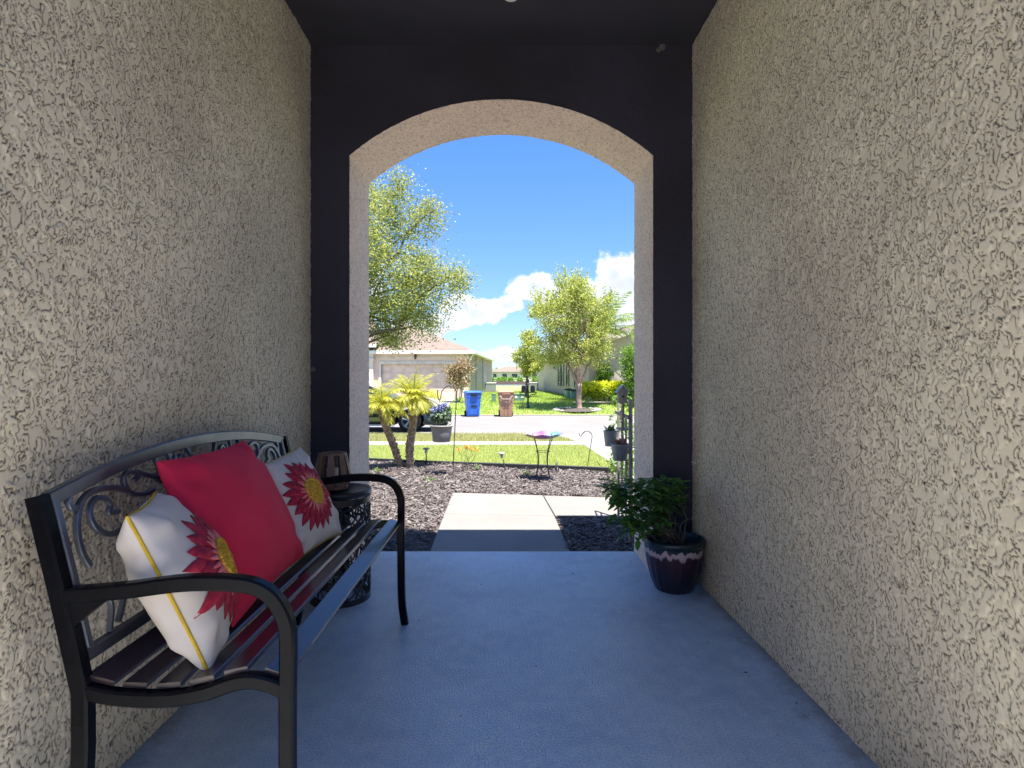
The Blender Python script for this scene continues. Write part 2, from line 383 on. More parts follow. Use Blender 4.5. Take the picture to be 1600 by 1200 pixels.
M['alloy'] = mat('alloy', (.60, .61, .63), .3, metal=.7, spec=.6)
M['lamp_lens'] = mat('lamp_lens', (.55, .58, .62), .15, spec=.8)
M['brown_wall'] = mat('seawall', (.15, .10, .085), .9, ns=2)
M['cocoon'] = mat('cocoon', (.6, .58, .52), .9, ns=90)
M['mud'] = mat('mud', (.13, .125, .12), .95, ns=70, bump=.6)

# ------------------------------------------------------------------ noise (numpy)
def perlin(x, y, seed):
    rng = np.random.RandomState(seed); ang = rng.rand(256, 256)*2*np.pi; gx, gy = np.cos(ang), np.sin(ang)
    xi = np.floor(x).astype(int); yi = np.floor(y).astype(int); fx = x-xi; fy = y-yi
    def gr(ix, iy, dx, dy): a = ix & 255; b = iy & 255; return gx[a, b]*dx+gy[a, b]*dy
    u = fx*fx*fx*(fx*(fx*6-15)+10); v = fy*fy*fy*(fy*(fy*6-15)+10)
    a = gr(xi, yi, fx, fy); b = gr(xi+1, yi, fx-1, fy); c = gr(xi, yi+1, fx, fy-1); d = gr(xi+1, yi+1, fx-1, fy-1)
    return (a*(1-u)+b*u)*(1-v)+(c*(1-u)+d*u)*v
def sstep(a, b, x): t = np.clip((x-a)/(b-a), 0, 1); return t*t*(3-2*t)

# ================================================================== THE NEAR HOUSE: passage, arch, roof
XL, XR, YF, YB, ZC = -1.05, 1.026, 3.018, 3.452, 2.885
AXL, AXR, ZS, ZT = -.838, .812, 2.285, 2.59
house = thing('entry_house', 'near house with a narrow stucco entry passage and a wide arched opening, seen from inside', 'house', (0, YF, 0))
def stucco_height(A, B, seed, st):
    """relief of knock-down stucco on a grid (A across, B up) and the shade painted into its grooves"""
    wx = perlin(A*30+9, B*27, seed)*.6; wy = perlin(A*30, B*27+17, seed+1)*.6
    n = perlin(A*53+wx*1.6, B*38+wy*1.6, seed+2)+.42*perlin(A*115+wx, B*88+wy, seed+3)+.20*perlin(A*4, B*4, seed+4)
    gy, gx = np.gradient(n, st[0], st[1]); gm = np.sqrt(gx*gx+gy*gy)+3.
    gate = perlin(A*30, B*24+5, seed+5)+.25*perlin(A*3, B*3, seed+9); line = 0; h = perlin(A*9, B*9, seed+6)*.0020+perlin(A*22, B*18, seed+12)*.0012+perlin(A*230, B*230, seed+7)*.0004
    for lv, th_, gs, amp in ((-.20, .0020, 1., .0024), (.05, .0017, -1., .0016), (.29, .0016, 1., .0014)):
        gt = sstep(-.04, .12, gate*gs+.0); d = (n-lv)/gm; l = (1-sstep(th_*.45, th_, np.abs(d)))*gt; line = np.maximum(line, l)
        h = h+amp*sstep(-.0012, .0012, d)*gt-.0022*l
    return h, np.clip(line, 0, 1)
def stucco_grid(a0, a1, b0, b1, sta, stb, seed, place, flip, name='side_wall', m='stucco_wall', amp=1.):
    na = int((a1-a0)/sta); nb = int((b1-b0)/stb); A, B = np.meshgrid(np.linspace(a0, a1, na), np.linspace(b0, b1, nb), indexing='ij')
    h, groove_shade = stucco_height(A, B, seed, (sta, stb)); Vv = place(A, B, h*amp).reshape(-1, 3); idx = np.arange(na*nb).reshape(na, nb)
    a, b, c, d = idx[:-1, :-1], idx[1:, :-1], idx[1:, 1:], idx[:-1, 1:]
    F = np.stack([a, d, c, b] if flip else [a, b, c, d], -1).reshape(-1, 4); o = npobj(name, Vv, F, M[m], house, True)
    at = o.data.attributes.new('groove_shade', 'FLOAT', 'POINT'); at.data.foreach_set('value', groove_shade.ravel().astype(np.float32)); return o
def stucco_panel(X, sgn, seed):
    return stucco_grid(.62, YF+.004, -.03, ZC+.01, .0028, .0034, seed, lambda A, B, h: np.stack([X+sgn*h, A, B], -1), sgn < 0)
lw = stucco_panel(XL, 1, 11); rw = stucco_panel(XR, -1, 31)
lw['label'] = 'rough stucco side wall behind the bench'; rw['label'] = 'rough stucco side wall on the open side, bare'
# wall bodies behind the textured faces
for (x0, x1) in ((XL-.30, XL-.006), (XR+.006, XR+.30)):
    mb = MB(); mb.bx(x0, x1, .60, YF, -.3, 3.3); obj('wall_core', mb, M['stucco_side'], house)
# added open courtyard behind the camera: pale walls bounce daylight into the passage
for (x0, x1, y0, y1) in ((-2.9, -2.6, -5., .4), (2.6, 2.9, -5., .4), (-2.9, XL, .4, .62), (XR, 2.9, .4, .62)):
    mb = MB(); mb.bx(x0, x1, y0, y1, -.3, 3.0); obj('added_court_wall', mb, M['stucco_side'], house)
# arch wall: front inner skin, reveal, outer skin
def arch_pts(n=40, dx=0.):
    hw = (AXR-AXL)/2; cx = (AXR+AXL)/2; rise = ZT-ZS; RR = (hw*hw+rise*rise)/(2*rise); cz = ZT-RR; a0 = math.asin(hw/RR)
    return [(cx+RR*math.sin(-a0+2*a0*i/n), cz+RR*math.cos(-a0+2*a0*i/n)) for i in range(n+1)]
arc = arch_pts()
def arch_skin(y, x0, x1, z1, zb):
    mb = MB(); vs = []; fs = []
    mb.add([(x0, y, zb), (AXL, y, zb), (AXL, y, ZS), (x0, y, ZS)], [(0, 1, 2, 3)])
    mb.add([(AXR, y, zb), (x1, y, zb), (x1, y, ZS), (AXR, y, ZS)], [(0, 1, 2, 3)])
    mb.add([(x0, y, ZS), (AXL, y, ZS), (AXL, y, z1), (x0, y, z1)], [(0, 1, 2, 3)])
    mb.add([(AXR, y, ZS), (x1, y, ZS), (x1, y, z1), (AXR, y, z1)], [(0, 1, 2, 3)])
    for i in range(len(arc)-1):
        (a, b), (c, d) = arc[i], arc[i+1]; mb.add([(a, y, b), (c, y, d), (c, y, z1), (a, y, z1)], [(0, 1, 2, 3)])
    return mb
o = obj('arch_wall', arch_skin(YF, XL-.02, XR+.02, ZC+.3, -.03), M['stucco_in_shaded'], house); o['label'] = 'inner face of the arched wall, shade painted into its colour'
obj('outer_wall', arch_skin(YB, -6.5, 1.2, 3.1, -.3), M['stucco_arch'], house)
mb = MB()
for (x, sg, sd) in ((AXL, 1, 51), (AXR, -1, 61)):
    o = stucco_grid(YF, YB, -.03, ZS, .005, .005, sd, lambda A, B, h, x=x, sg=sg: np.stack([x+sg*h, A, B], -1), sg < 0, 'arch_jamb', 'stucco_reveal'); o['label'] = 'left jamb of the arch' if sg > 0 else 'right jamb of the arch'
_hw = (AXR-AXL)/2; _ri = ZT-ZS; _R = (_hw*_hw+_ri*_ri)/(2*_ri); _cx = (AXL+AXR)/2; _a0 = math.asin(_hw/_R)
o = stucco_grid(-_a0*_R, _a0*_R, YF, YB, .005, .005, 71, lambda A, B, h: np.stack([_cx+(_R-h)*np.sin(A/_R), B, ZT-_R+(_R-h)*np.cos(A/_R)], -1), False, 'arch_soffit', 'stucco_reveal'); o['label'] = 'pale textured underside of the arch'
# ceiling over the passage, roofless added courtyard for fill light, entry door at its end
CY = .30
mb = MB(); mb.bx(XL-.3, XR+.3, CY, YF+.02, ZC, ZC+.12); obj('ceiling', mb, M['ceiling'], house)
mb = MB(); mb.bx(-6.5, 6, 2.6, 3.50, 3.02, 3.12); mb.bx(.934, 6.0, 3.45, 3.99, 2.95, 3.08); obj('eave', mb, M['trim'], house)
mb = MB(); mb.add([(-6.6, 3.51, 3.13), (6.2, 3.51, 3.13), (6.2, .40, 3.6), (-6.6, .40, 3.6)], [(0, 1, 2, 3)]); obj('roof', mb, M['shingle'], house)
mb = MB(); mb.bx(1.2, 6, 3.46, 3.85, -.3, 2.94); obj('wing_wall', mb, M['stucco_side'], house)
mb = MB(); mb.bx(-2.9, 2.9, -5.2, -5.0, -.3, 3.0); obj('rear_wall', mb, M['stucco_side'], house)
mb = MB(); mb.bx(-.5, .45, -5.0, -4.95, 0, 2.05); dr = obj('door', mb, M['wood'], house, bevel=.004)
mb = MB(); mb.ball((.36, -4.92, 1.0), .03); obj('door_knob', mb, M['alloy'], dr)
mb = MB()
for (c_, d_) in (((-.55, -4.96, 1.03), (.1, .08, 2.18)), ((.50, -4.96, 1.03), (.1, .08, 2.18)), ((-.025, -4.96, 2.16), (.95, .078, .1))): mb.box(c_, d_)
obj('door_frame', mb, M['white_paint'], house)
# porch slab
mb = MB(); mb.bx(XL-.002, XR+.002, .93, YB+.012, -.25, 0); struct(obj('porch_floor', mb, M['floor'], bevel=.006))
mb = MB(); mb.bx(-2.6, 2.6, -5., .922, -.25, 0); struct(obj('added_court_floor', mb, M['added_court'], bevel=.006))

# small things fixed in the passage
t = thing('ceiling_light', 'white ceiling light just in view at the top edge, above the arch', 'ceiling light', (.03, 2.28, ZC))
mb = MB(); mb.lathe([(0.0, -.255), (.03, -.252), (.042, -.235), (.052, -.14), (.055, -.10), (.0, -.098)], (.03, 2.28, ZC), 24); obj('shade', mb, M['white_paint'], t)
mb = MB(); mb.lathe([(0, -.10), (.06, -.10), (.06, -.085), (.012, -.08), (.012, -.02), (.05, -.015), (.05, 0), (0, 0)], (.03, 2.28, ZC), 24); obj('mount', mb, M['black_metal'], t)
for (px, py, rr, lab) in ((1079, 606, .005, 'tiny white cocoon stuck high in the right corner of the passage'), (1080, 652, .006, 'tiny white cocoon in the right corner, the middle one of three'), (1081, 722, .007, 'tiny white cocoon in the right corner, lowest and just above the pot plant')):
    p = P(px, py, 2.985); p.x = XR-.004; mb = MB(); mb.ball(p, rr*1.8, 10, (1., 1.6, .7)); tag(obj('cocoon', mb, M['cocoon']), lab, 'cocoon', 'cocoons in the right corner')
p = P(1035, 72, YF-.004); mb = MB(); mb.ball(p, .022, 12, (.8, .35, 1.1)); mb.ball(p+Vector((-.02, 0, -.02)), .014, 10, (1, .4, 1)); tag(obj('mud_nest', mb, M['mud']), 'small grey mud nest of a wasp on the dark wall above the arch', 'mud nest')
p = P(489, 577, YF-.006); mb = MB(); mb.ball(p, .014, 12, (1, .6, 1)); tag(obj('hook_knob', mb, M['mud']), 'small round knob on the dark wall strip left of the arch', 'knob')

# ================================================================== GROUND
prof = [(-60, -.13), (3.0, -.13), (6, -.135), (8, -.15), (11, -.2), (14.2, -.28), (14.28, -.50), (24.55, -.50), (24.7, -.40), (28, 0), (32, .15), (42, .35), (70, .65), (72, -.5), (150, -.5), (150.4, 1.4), (400, 1.6), (1600, 2.2)]
def g(Y):
    for (a, za), (b, zb) in zip(prof, prof[1:]):
        if a <= Y <= b: return za+(zb-za)*(Y-a)/(b-a)
    return prof[-1][1]
mb = MB(); xs = [-1500, -300, -60, -20, 0, 20, 60, 300, 1500]; ys = [p[0] for p in prof]
vs = [(x, y, g(y)) for y in ys for x in xs]; n = len(xs)
mb.add(vs, [(j*n+i, j*n+i+1, (j+1)*n+i+1, (j+1)*n+i) for j in range(len(ys)-1) for i in range(n-1)]); struct(obj('lawn_ground', mb, M['lawn']))
def edgeY(X): return 7.62-.28*X
def strip(name, m, y0, y1, fx0, fx1, off, n=24, th=.06):
    mb = MB(); vs = []
    for j in range(n+1):
        y = y0+(y1-y0)*j/n; a, b = fx0(y), fx1(y); z = g(y)+off; vs += [(a, y, z), (b, y, z), (a, y, z-th), (b, y, z-th)]
    fs = []
    for j in range(n):
        q = j*4; fs += [(q, q+1, q+5, q+4), (q+2, q+6, q+7, q+3), (q, q+4, q+6, q+2), (q+1, q+3, q+7, q+5)]
    fs += [(0, 2, 3, 1), (n*4, n*4+1, n*4+3, n*4+2)]
    mb.add(vs, fs); return struct(obj(name, mb, m))
mb = MB(); mb.bx(-200, 200, 14.27, 24.62, -.6, -.415); struct(obj('road', mb, M['road']))
mb = MB(); mb.bx(-200, .9, 14.20, 14.27, -.5, -.275); struct(obj('kerb', mb, M['drive'], bevel=.01))
mb = MB(); mb.bx(-200, 200, 24.62, 24.80, -.5, -.378); struct(obj('kerb', mb, M['drive'], bevel=.01))
strip('sidewalk', M['drive'], 11.0, 11.98, lambda y: -60, lambda y: 1.592, .012, 6)
def dl(y): return 1.60 if y < 11.9 else 1.60-.75*((y-11.9)/2.3)**1.4*1.0-.02
# driveway in panels with open joints
jo = [3.95, 7.2, 8.9, 10.98, 12.0, 13.1, 14.19]
for a, b in zip(jo, jo[1:]): strip('driveway', M['drive'], a+.006, b-.006, lambda y: max(dl(y), 1.3) if y < 3 else dl(y), lambda y: 6.2, .013, 8)
mb = MB(); mb.add([(.85, 14.19, -.272), (6.2, 14.19, -.272), (6.2, 14.75, -.408), (.6, 14.75, -.408)], [(0, 1, 2, 3)]); struct(obj('driveway_apron', mb, M['drive']))
# walk from porch: slabs with tooled joints; top about -0.10
def slab(poly, z=-.10, th=.12):
    mb = MB(); n = len(poly); mb.add([(x, y, z) for x, y in poly]+[(x, y, z-th) for x, y in poly], [tuple(range(n)), tuple(range(2*n-1, n-1, -1))]+[(i, i+n, (i+1) % n+n, (i+1) % n) for i in range(n)])
    return struct(obj('walkway', mb, M['walk'], bevel=.008))
slab([(-.50, 3.466), (.46, 3.466), (.44, 4.80), (-.522, 4.88)]); slab([(-.522, 4.888), (.44, 4.808), (.40, 5.68), (-.535, 5.82)]); slab([(.448, 4.80), (1.59, 4.74), (1.59, 5.50), (.408, 5.672)])
# far side: sidewalk and strip path, driveways of the facing houses
strip('sidewalk', M['drive'], 28.2, 29.2, lambda y: -60, lambda y: -1.8-.0*y, .012, 3)
strip('sidewalk', M['drive'], 28.2, 29.2, lambda y: 3.6, lambda y: 60, .012, 3)
strip('driveway', M['drive'], 24.8, 32.0, lambda y: -8.3, lambda y: -2.7, .02, 10)
# lake, sea wall
mb = MB(); mb.add([(-400, 69, .585), (400, 69, .585), (400, 151, .585), (-400, 151, .585)], [(0, 1, 2, 3)])
struct(obj('lake_water', mb, mat('water', (.16, .20, .20), .12, (.2, .25, .26), ns=.3, spec=.7, bump=.3, bs=3, bd=.05)))
mb = MB(); mb.bx(-300, 300, 149.6, 150.2, -.5, 1.45); tag(obj('sea_wall', mb, M['brown_wall']), 'low brown sea wall on the far bank of the lake', 'sea wall')

# mulch bed: soil sheet + chips
mb = MB(); nx, ny = 60, 50; vs = []
def mulch_h(x, y): return -.108+.03*math.exp(-((x+1.2)**2+(y-7.4)**2)/.8)+.008*math.sin(x*5+y*3)+(-.008*max(0, y-5.5)/2.5)
for j in range(ny+1):
    for i in range(nx+1):
        x = -5.5+7.08*i/nx; y0 = 3.46; y = y0+(edgeY(x)-y0)*j/ny; vs.append((x, y, mulch_h(x, y)-.012))
mb.add(vs, [(j*(nx+1)+i, j*(nx+1)+i+1, (j+1)*(nx+1)+i+1, (j+1)*(nx+1)+i) for j in range(ny) for i in range(nx)], True)
struct(obj('mulch_soil', mb, M['soil']))
def on_walk(x, y): return ((-.54 < x) & (x < .46) & (y < 5.84-.13*(x+.5))) | ((x > .4) & (y > 4.76) & (y < 5.66-.13*(x-.4)))
rng = np.random.RandomState(3)
def chips(N, x0, x1, y0, y1, L, W):
    x = rng.uniform(x0, x1, N); y = rng.uniform(y0, y1, N); keep = (y < 7.60-.28*x) & ~on_walk(x, y); x, y = x[keep], y[keep]; N = len(x)
    z = np.array([mulch_h(a, b) for a, b in zip(x, y)])+rng.uniform(-.006, .016, N)
    a = rng.uniform(0, np.pi*2, N); l = L*rng.lognormal(0, .45, N); w = W*rng.uniform(.6, 1.5, N); ti = rng.normal(0, .28, N); bend = rng.normal(0, .35, N)
    Vv = np.zeros((N, 6, 3)); 
    for q, (s, side) in enumerate(((-.5, -1), (0, -1), (.5, -1), (.5, 1), (0, 1), (-.5, 1))):
        aa = a+bend*s*2; ww = w*(1. if s == 0 else .45)
        Vv[:, q, 0] = x+np.cos(aa)*l*s-np.sin(a)*ww*side*.5; Vv[:, q, 1] = y+np.sin(aa)*l*s+np.cos(a)*ww*side*.5
        Vv[:, q, 2] = z+l*s*ti+(0.006 if s == 0 else 0)+side*w*.25*np.sin(a*7)
    b = np.arange(N)[:, None]*6; F = np.concatenate([b+np.array([[0, 1, 4, 5]]), b+np.array([[1, 2, 3, 4]])])
    return Vv.reshape(-1, 3), F
Va, Fa = chips(30000, -2.9, 1.57, 3.46, 8.5, .045, .010); Vb, Fb = chips(16000, -2.2, 1.2, 3.46, 6.5, .055, .009)
struct(npobj('mulch_chips', np.concatenate([Va, Vb]), np.concatenate([Fa, Fb+len(Va)]), M['mulch']), 'stuff')
tag(bpy.data.objects['mulch_chips'], 'grey brown shredded bark mulch in the bed outside the arch', 'mulch')
# edging strip
mb = MB(); pts = [(x, edgeY(x)+.02*math.sin(x*2), g(edgeY(x))+.055) for x in np.linspace(-5.5, 1.62, 24)]
mb.tube(pts, 0, flat=(.035, .075), up=(0, 0, 1)); tag(obj('edging', mb, M['dark_plastic']), 'black plastic edging strip between mulch bed and lawn', 'edging')

# grass blades
def blades(N, region, h, w, lean=.5, seed=1):
    r = np.random.RandomState(seed); x0, x1, y0, y1, f = region
    x = r.uniform(x0, x1, N); y = y0+(y1-y0)*r.rand(N)
    if f is not None: kp = f(x, y); x, y = x[kp], y[kp]; N = len(x)
    z = np.interp(y, [p[0] for p in prof], [p[1] for p in prof])-.003
    a = r.uniform(0, 2*np.pi, N); hh = h*r.uniform(.5, 1.3, N)*(1+.35*np.clip(perlin(x*2.2, y*2.2, seed), -1, 1)); la = r.uniform(0, 2*np.pi, N); ll = lean*r.rand(N)*hh
    Vv = np.zeros((N, 3, 3)); ca, sa = np.cos(a)*w/2, np.sin(a)*w/2
    Vv[:, 0] = np.stack([x-ca, y-sa, z], -1); Vv[:, 1] = np.stack([x+ca, y+sa, z], -1); Vv[:, 2] = np.stack([x+np.cos(la)*ll, y+np.sin(la)*ll, z+hh], -1)
    return Vv.reshape(-1, 3), np.arange(N*3).reshape(N, 3)
def grass(name, m, label, *args, **kw):
    V_, F_ = blades(*args, **kw); o = npobj(name, V_, F_, m); tag(o, label, 'grass', kind='stuff')
grass('grass', M['grass'], 'short yellow green lawn grass between mulch bed and sidewalk', 70000, (-3.3, 1.58, 7.1, 11.0, lambda x, y: y > edgeY_np(x)+.04) if False else (-3.3, 1.58, 7.1, 10.99, lambda x, y: y > 7.66-.28*x), .045, .012, seed=5)
grass('grass', M['grass_dry'], 'patchy dry grass of the verge between sidewalk and road', 26000, (-3.9, 1.5, 12.0, 14.18, lambda x, y: x < 1.60-.75*(np.clip(y-11.9, 0, 3)/2.3)**1.4), .07, .016, seed=6)
def farlawn(x, y): return ~((x < -2.7) & (x > -8.3) & (y < 32)) & ~((y > 28.15) & (y < 29.25) & ((x < -1.8) | (x > 3.6)))
grass('grass', M['grass_far'], 'bright green lawn across the street between the two houses', 60000, (-4., 9., 24.82, 44., farlawn), .08, .05, seed=8)

# ================================================================== foliage helpers
def leaf_quads(C, L, W, r, upb=0., nrm=None, droop=0.):
    """diamond leaves at centres C"""
    N = len(C); d = r.normal(size=(N, 3)); d[:, 2] += upb; d /= np.linalg.norm(d, axis=1)[:, None]
    e = r.normal(size=(N, 3)); e[:, 2] += .0; s = np.cross(d, e); s /= np.linalg.norm(s, axis=1)[:, None]+1e-9
    l = L*r.uniform(.6, 1.3, N)[:, None]; w = W*r.uniform(.7, 1.2, N)[:, None]
    V_ = np.stack([C-d*l*.5, C+s*w*.5, C+d*l*.5, C-s*w*.5], 1).reshape(-1, 3)
    return V_, np.arange(N*4).reshape(N, 4)
def crown_points(lobes, nclump, per, spread, r, shell=.55):
    C = []; cl = []
    tot = sum((l[3]*l[4]*l[5])**.72 for l in lobes)
    for (cx, cy, cz, rx, ry, rz) in lobes:
        k_ = max(3, int(nclump*(rx*ry*rz)**.72/tot))
        v = r.normal(size=(k_, 3)); v /= np.linalg.norm(v, axis=1)[:, None]; rad = shell+(1-shell)*r.rand(k_)**.6
        c = np.array([cx, cy, cz])+v*rad[:, None]*np.array([rx, ry, rz]); cl.append(c)
        n_ = r.poisson(per, k_); rep = np.repeat(c, n_, axis=0); sp_ = spread*r.uniform(.6, 1.3, k_); C.append(rep+r.normal(size=rep.shape)*np.repeat(sp_, n_)[:, None]*np.array([1, 1, .8]))
    return np.concatenate(C), np.concatenate(cl)
def branch(mb, a, b, r0, r1, r, wob=.08, n=5):
    a, b = Vector(a), Vector(b); L = (b-a).length; pts = []
    for i in range(n+1):
        t = i/n; p = a.lerp(b, t)
        if 0 < i < n: p += Vector(r.normal(size=3))*L*wob*.5
        pts.append(p)
    mb.tube(pts, [r0+(r1-r0)*i/n for i in range(n+1)], 7); return pts

# ---- big oak whose crown hangs into the arch from the left
def oak():
    r = np.random.RandomState(21); Y = 14.6
    base = Vector((-4.75, Y, g(14.0)-.05)); t = thing('oak_tree', 'large oak with fine grey green leaves hanging into the arch from the left', 'tree', base)
    L = []
    for (px, py, rx, ry) in ((560, 380, 70, 80), (618, 322, 34, 44), (655, 350, 34, 34), (600, 430, 70, 60), (655, 420, 42, 40), (690, 452, 38, 32), (640, 470, 55, 38), (600, 500, 46, 34), (650, 508, 36, 26), (618, 528, 30, 20), (520, 470, 60, 60), (500, 350, 80, 90), (716, 425, 20, 16), (625, 286, 14, 18), (675, 328, 14, 16), (585, 300, 26, 30)):
        c = P(px, py, Y+r.uniform(-.6, .9)); s = Y/FP; L.append((c.x, c.y, c.z, rx*s, max(.6, rx*s*.9), ry*s))
    L.append((-5.6, 15.6, 5.4, 2.2, 1.6, 1.5)); L.append((-6.2, 14.2, 4.2, 1.5, 1.5, 1.3))
    C, cl = crown_points(L, 1150, 84, .18, r, .30)
    V_, F_ = leaf_quads(C, .070, .038, r); npobj('crown', V_, F_, M['oak'], t)
    mb = MB(); mb.tube([base, base+Vector((.05, 0, 1.2)), base+Vector((-.02, .05, 2.2)), base+Vector((.1, .1, 3.2))], [.2, .16, .14, .11], 10)
    for l in L: 
        p = branch(mb, base+Vector((.05, .05, r.uniform(1.7, 3.1))), (l[0], l[1], l[2]), .06, .018, r, .12)
    for c in cl[::22]:
        l = min(L, key=lambda q: (q[0]-c[0])**2+(q[1]-c[1])**2+(q[2]-c[2])**2); branch(mb, l[:3], c, .014, .005, r, .1, 3)
    obj('trunk', mb, M['oak_bark'], t)
oak()
# ---- pale barked street tree across the road
def myrtle():
    r = np.random.RandomState(5); Y = 26.2; base = Vector((P(905, 0, Y).x, Y, g(Y)-.02)); t = thing('street_tree', 'yellow green tree with a pale pink branching trunk on the lawn across the road', 'tree', base)
    L = []
    for (px, py, rx, ry) in ((890, 475, 36, 36), (915, 500, 40, 40), (870, 500, 40, 30), (850, 490, 22, 26), (900, 540, 44, 32), (935, 515, 26, 34), (870, 545, 34, 22), (930, 555, 28, 22), (890, 448, 22, 20), (905, 460, 26, 24), (846, 478, 14, 16), (855, 560, 26, 12), (945, 480, 14, 16)):
        c = P(px, py, Y+r.uniform(-.8, .8)); s = Y/FP; L.append((c.x, c.y, c.z, rx*s, rx*s*.95, ry*s))
    C, cl = crown_points(L, 400, 70, .16, r, .4)
    # shoots that stand up out of the crown
    sh = []
    for i in range(210):
        l = L[r.randint(len(L))]; v = r.normal(size=3); v /= np.linalg.norm(v); v[2] = abs(v[2]); p = np.array(l[:3])+v*np.array(l[3:])*.9; dd = np.array([v[0]*.35, v[1]*.35, 1.])*r.uniform(.3, .75)
        tt = np.linspace(0, 1, 26)[:, None]; sh.append(p+dd*tt+r.normal(size=(26, 3))*.035)
    C = np.concatenate([C]+sh); V_, F_ = leaf_quads(C, .105, .050, r, .4); npobj('crown', V_, F_, M['myrtle'], t)
    mb = MB(); f = P(903, 596, Y); mb.tube(smoothpath([base, base+Vector((-.02, 0, .5)), Vector((base.x-.0, Y, f.z-.1))], 4), [.19]+[.135]*8, 10)
    for (px, py, r1) in ((880, 560, .07), (903, 540, .08), (925, 555, .07), (890, 520, .06), (915, 515, .06)):
        q = P(px, py, Y+r.uniform(-.3, .3)); branch(mb, (base.x, Y, f.z-.15), q, .10, r1*.7, r, .08)
        for l in L:
            if r.rand() < .45: branch(mb, q, l[:3], r1*.55, .015, r, .1)
    obj('trunk', mb, M['trunk_bark'], t)
    # ring of stones round its foot
    t = thing('stone_ring', 'low ring of pale stones round the foot of the street tree', 'stone edging', (base.x-.15, Y-.25, g(Y)))
    for i in range(16):
        a = 2*math.pi*i/16; px_ = base.x-.15+1.0*math.cos(a); py_ = Y+.5*math.sin(a)-.25; s_ = r.uniform(.8, 1.2); mb = MB(); mb.ball((px_, py_, g(py_)+.035), .12*s_, 8, (1.3, .8, .55)); obj('stone', mb, M['grey_wood'], t)
    mb = MB(); mb.lathe([(0, .10), (.4, .07), (.95, -.02)], (base.x-.15, Y-.25, g(Y)-.02), 20, wob=None); obj('mulch_mound', mb, M['soil'], t)
myrtle()
# ---- small tree behind the mailboxes
def small_tree():
    r = np.random.RandomState(9); Y = 33.; base = Vector((P(821, 0, Y).x, Y, g(Y))); t = thing('young_tree', 'small slender tree with a dark thin trunk rising behind the twin mailboxes', 'tree', base); L = []
    for (px, py, rx, ry) in ((825, 545, 17, 26), (818, 560, 17, 20), (836, 560, 17, 18), (826, 525, 11, 14), (828, 575, 18, 10)):
        c = P(px, py, Y+r.uniform(-.4, .4)); s = Y/FP; L.append((c.x, c.y, c.z, rx*s, rx*s, ry*s))
    C, cl = crown_points(L, 120, 50, .15, r, .3); V_, F_ = leaf_quads(C, .15, .075, r, .3); npobj('crown', V_, F_, M['myrtle'], t)
    mb = MB(); top = P(825, 540, Y); mb.tube([base, base.lerp(top, .5)+Vector((.05, 0, 0)), top], [.08, .06, .03], 8)
    for l in L: branch(mb, base.lerp(top, .6), l[:3], .03, .01, r)
    obj('trunk', mb, M['oak_bark'], t)
small_tree()
def bush(name, label, cat, lobes, m, n, per, spread, ll, lw, seed, stem_base=None, stem_m='oak_bark', group=None, upb=.2, m2=None):
    r = np.random.RandomState(seed); cx = sum(l[0] for l in lobes)/len(lobes); cy = sum(l[1] for l in lobes)/len(lobes); base = Vector(stem_base or (cx, cy, g(cy)))
    t = thing(name, label, cat, base, group=group); C, cl = crown_points(lobes, n, per, spread, r, .45); zmin = base.z+.02
    C = C[C[:, 2] > zmin]
    V_, F_ = leaf_quads(C, ll, lw, r, upb); npobj('foliage', V_, F_, m, t)
    mb = MB()
    for l in lobes: branch(mb, base+Vector((r.uniform(-.04, .04), r.uniform(-.04, .04), -.02)), l[:3], .025 if ll > .06 else .01, .006, r)
    for c in cl[::6]:
        l = min(lobes, key=lambda q: (q[0]-c[0])**2+(q[1]-c[1])**2+(q[2]-c[2])**2); branch(mb, l[:3], c, .008, .003, r, .1, 3)
    obj('stem', mb, M[stem_m], t); return t
def lob(px, py, Y, rx, ry, dy=None): c = P(px, py, Y); s = Y/FP; return (c.x, c.y, c.z, rx*s, dy or rx*s, ry*s)
# yellow topped hedge
hl = [lob(x, 611, 28, 14, 12, .5) for x in (920, 936, 952, 968, 984, 1000, 1016)]
tH = bush('hedge', 'low clipped hedge with bright yellow top growth in front of the grey house', 'hedge', hl, M['hedge_g'], 240, 60, .10, .10, .06, 33)
r_ = np.random.RandomState(2); C, _ = crown_points([lob(x, 604, 27.8, 14, 7, .45) for x in (920, 936, 952, 968, 984, 1000, 1016)], 200, 45, .08, r_, .3); V_, F_ = leaf_quads(C, .11, .07, r_, .6); npobj('new_growth', V_, F_, M['hedge_y'], tH)
bush('shrub', 'tall bright green shrub at the right edge of the opening, beyond the hedge', 'shrub', [lob(990, 560, 27, 16, 24), lob(985, 600, 27, 12, 30), lob(1000, 590, 27, 20, 40), lob(1002, 630, 27, 16, 20)], M['shrub'], 130, 60, .14, .12, .07, 35)
bush('shrub', 'small round pale green bush against the front of the grey house', 'shrub', [lob(946, 582, 29.3, 12, 12), lob(940, 592, 29.3, 10, 12)], M['shrub'], 60, 40, .10, .11, .06, 36, stem_base=(P(944, 0, 29.3).x, 29.3, g(29.3)))
bush('shrub', 'rust and green leaved shrub with bare stems beside the garage door', 'shrub', [lob(712, 582, 28.6, 14, 10), lob(724, 575, 28.6, 12, 14), lob(720, 598, 28.6, 14, 8), lob(706, 590, 28.6, 8, 6)], M['rust_leaf'], 70, 30, .17, .13, .07, 37, stem_base=(P(717, 0, 28.6).x, 28.6, g(28.6)), stem_m='grey_wood')
bush('shrub', 'thin leafy green shrub close behind the wooden plant stand', 'shrub', [(1.32, 5.9, .35, .16, .2, .3), (1.34, 6.2, .05, .18, .2, .2), (1.27, 6.0, .75, .10, .15, .2)], M['shrub'], 46, 22, .06, .05, .022, 38, stem_base=(1.33, 6.0, g(6)))

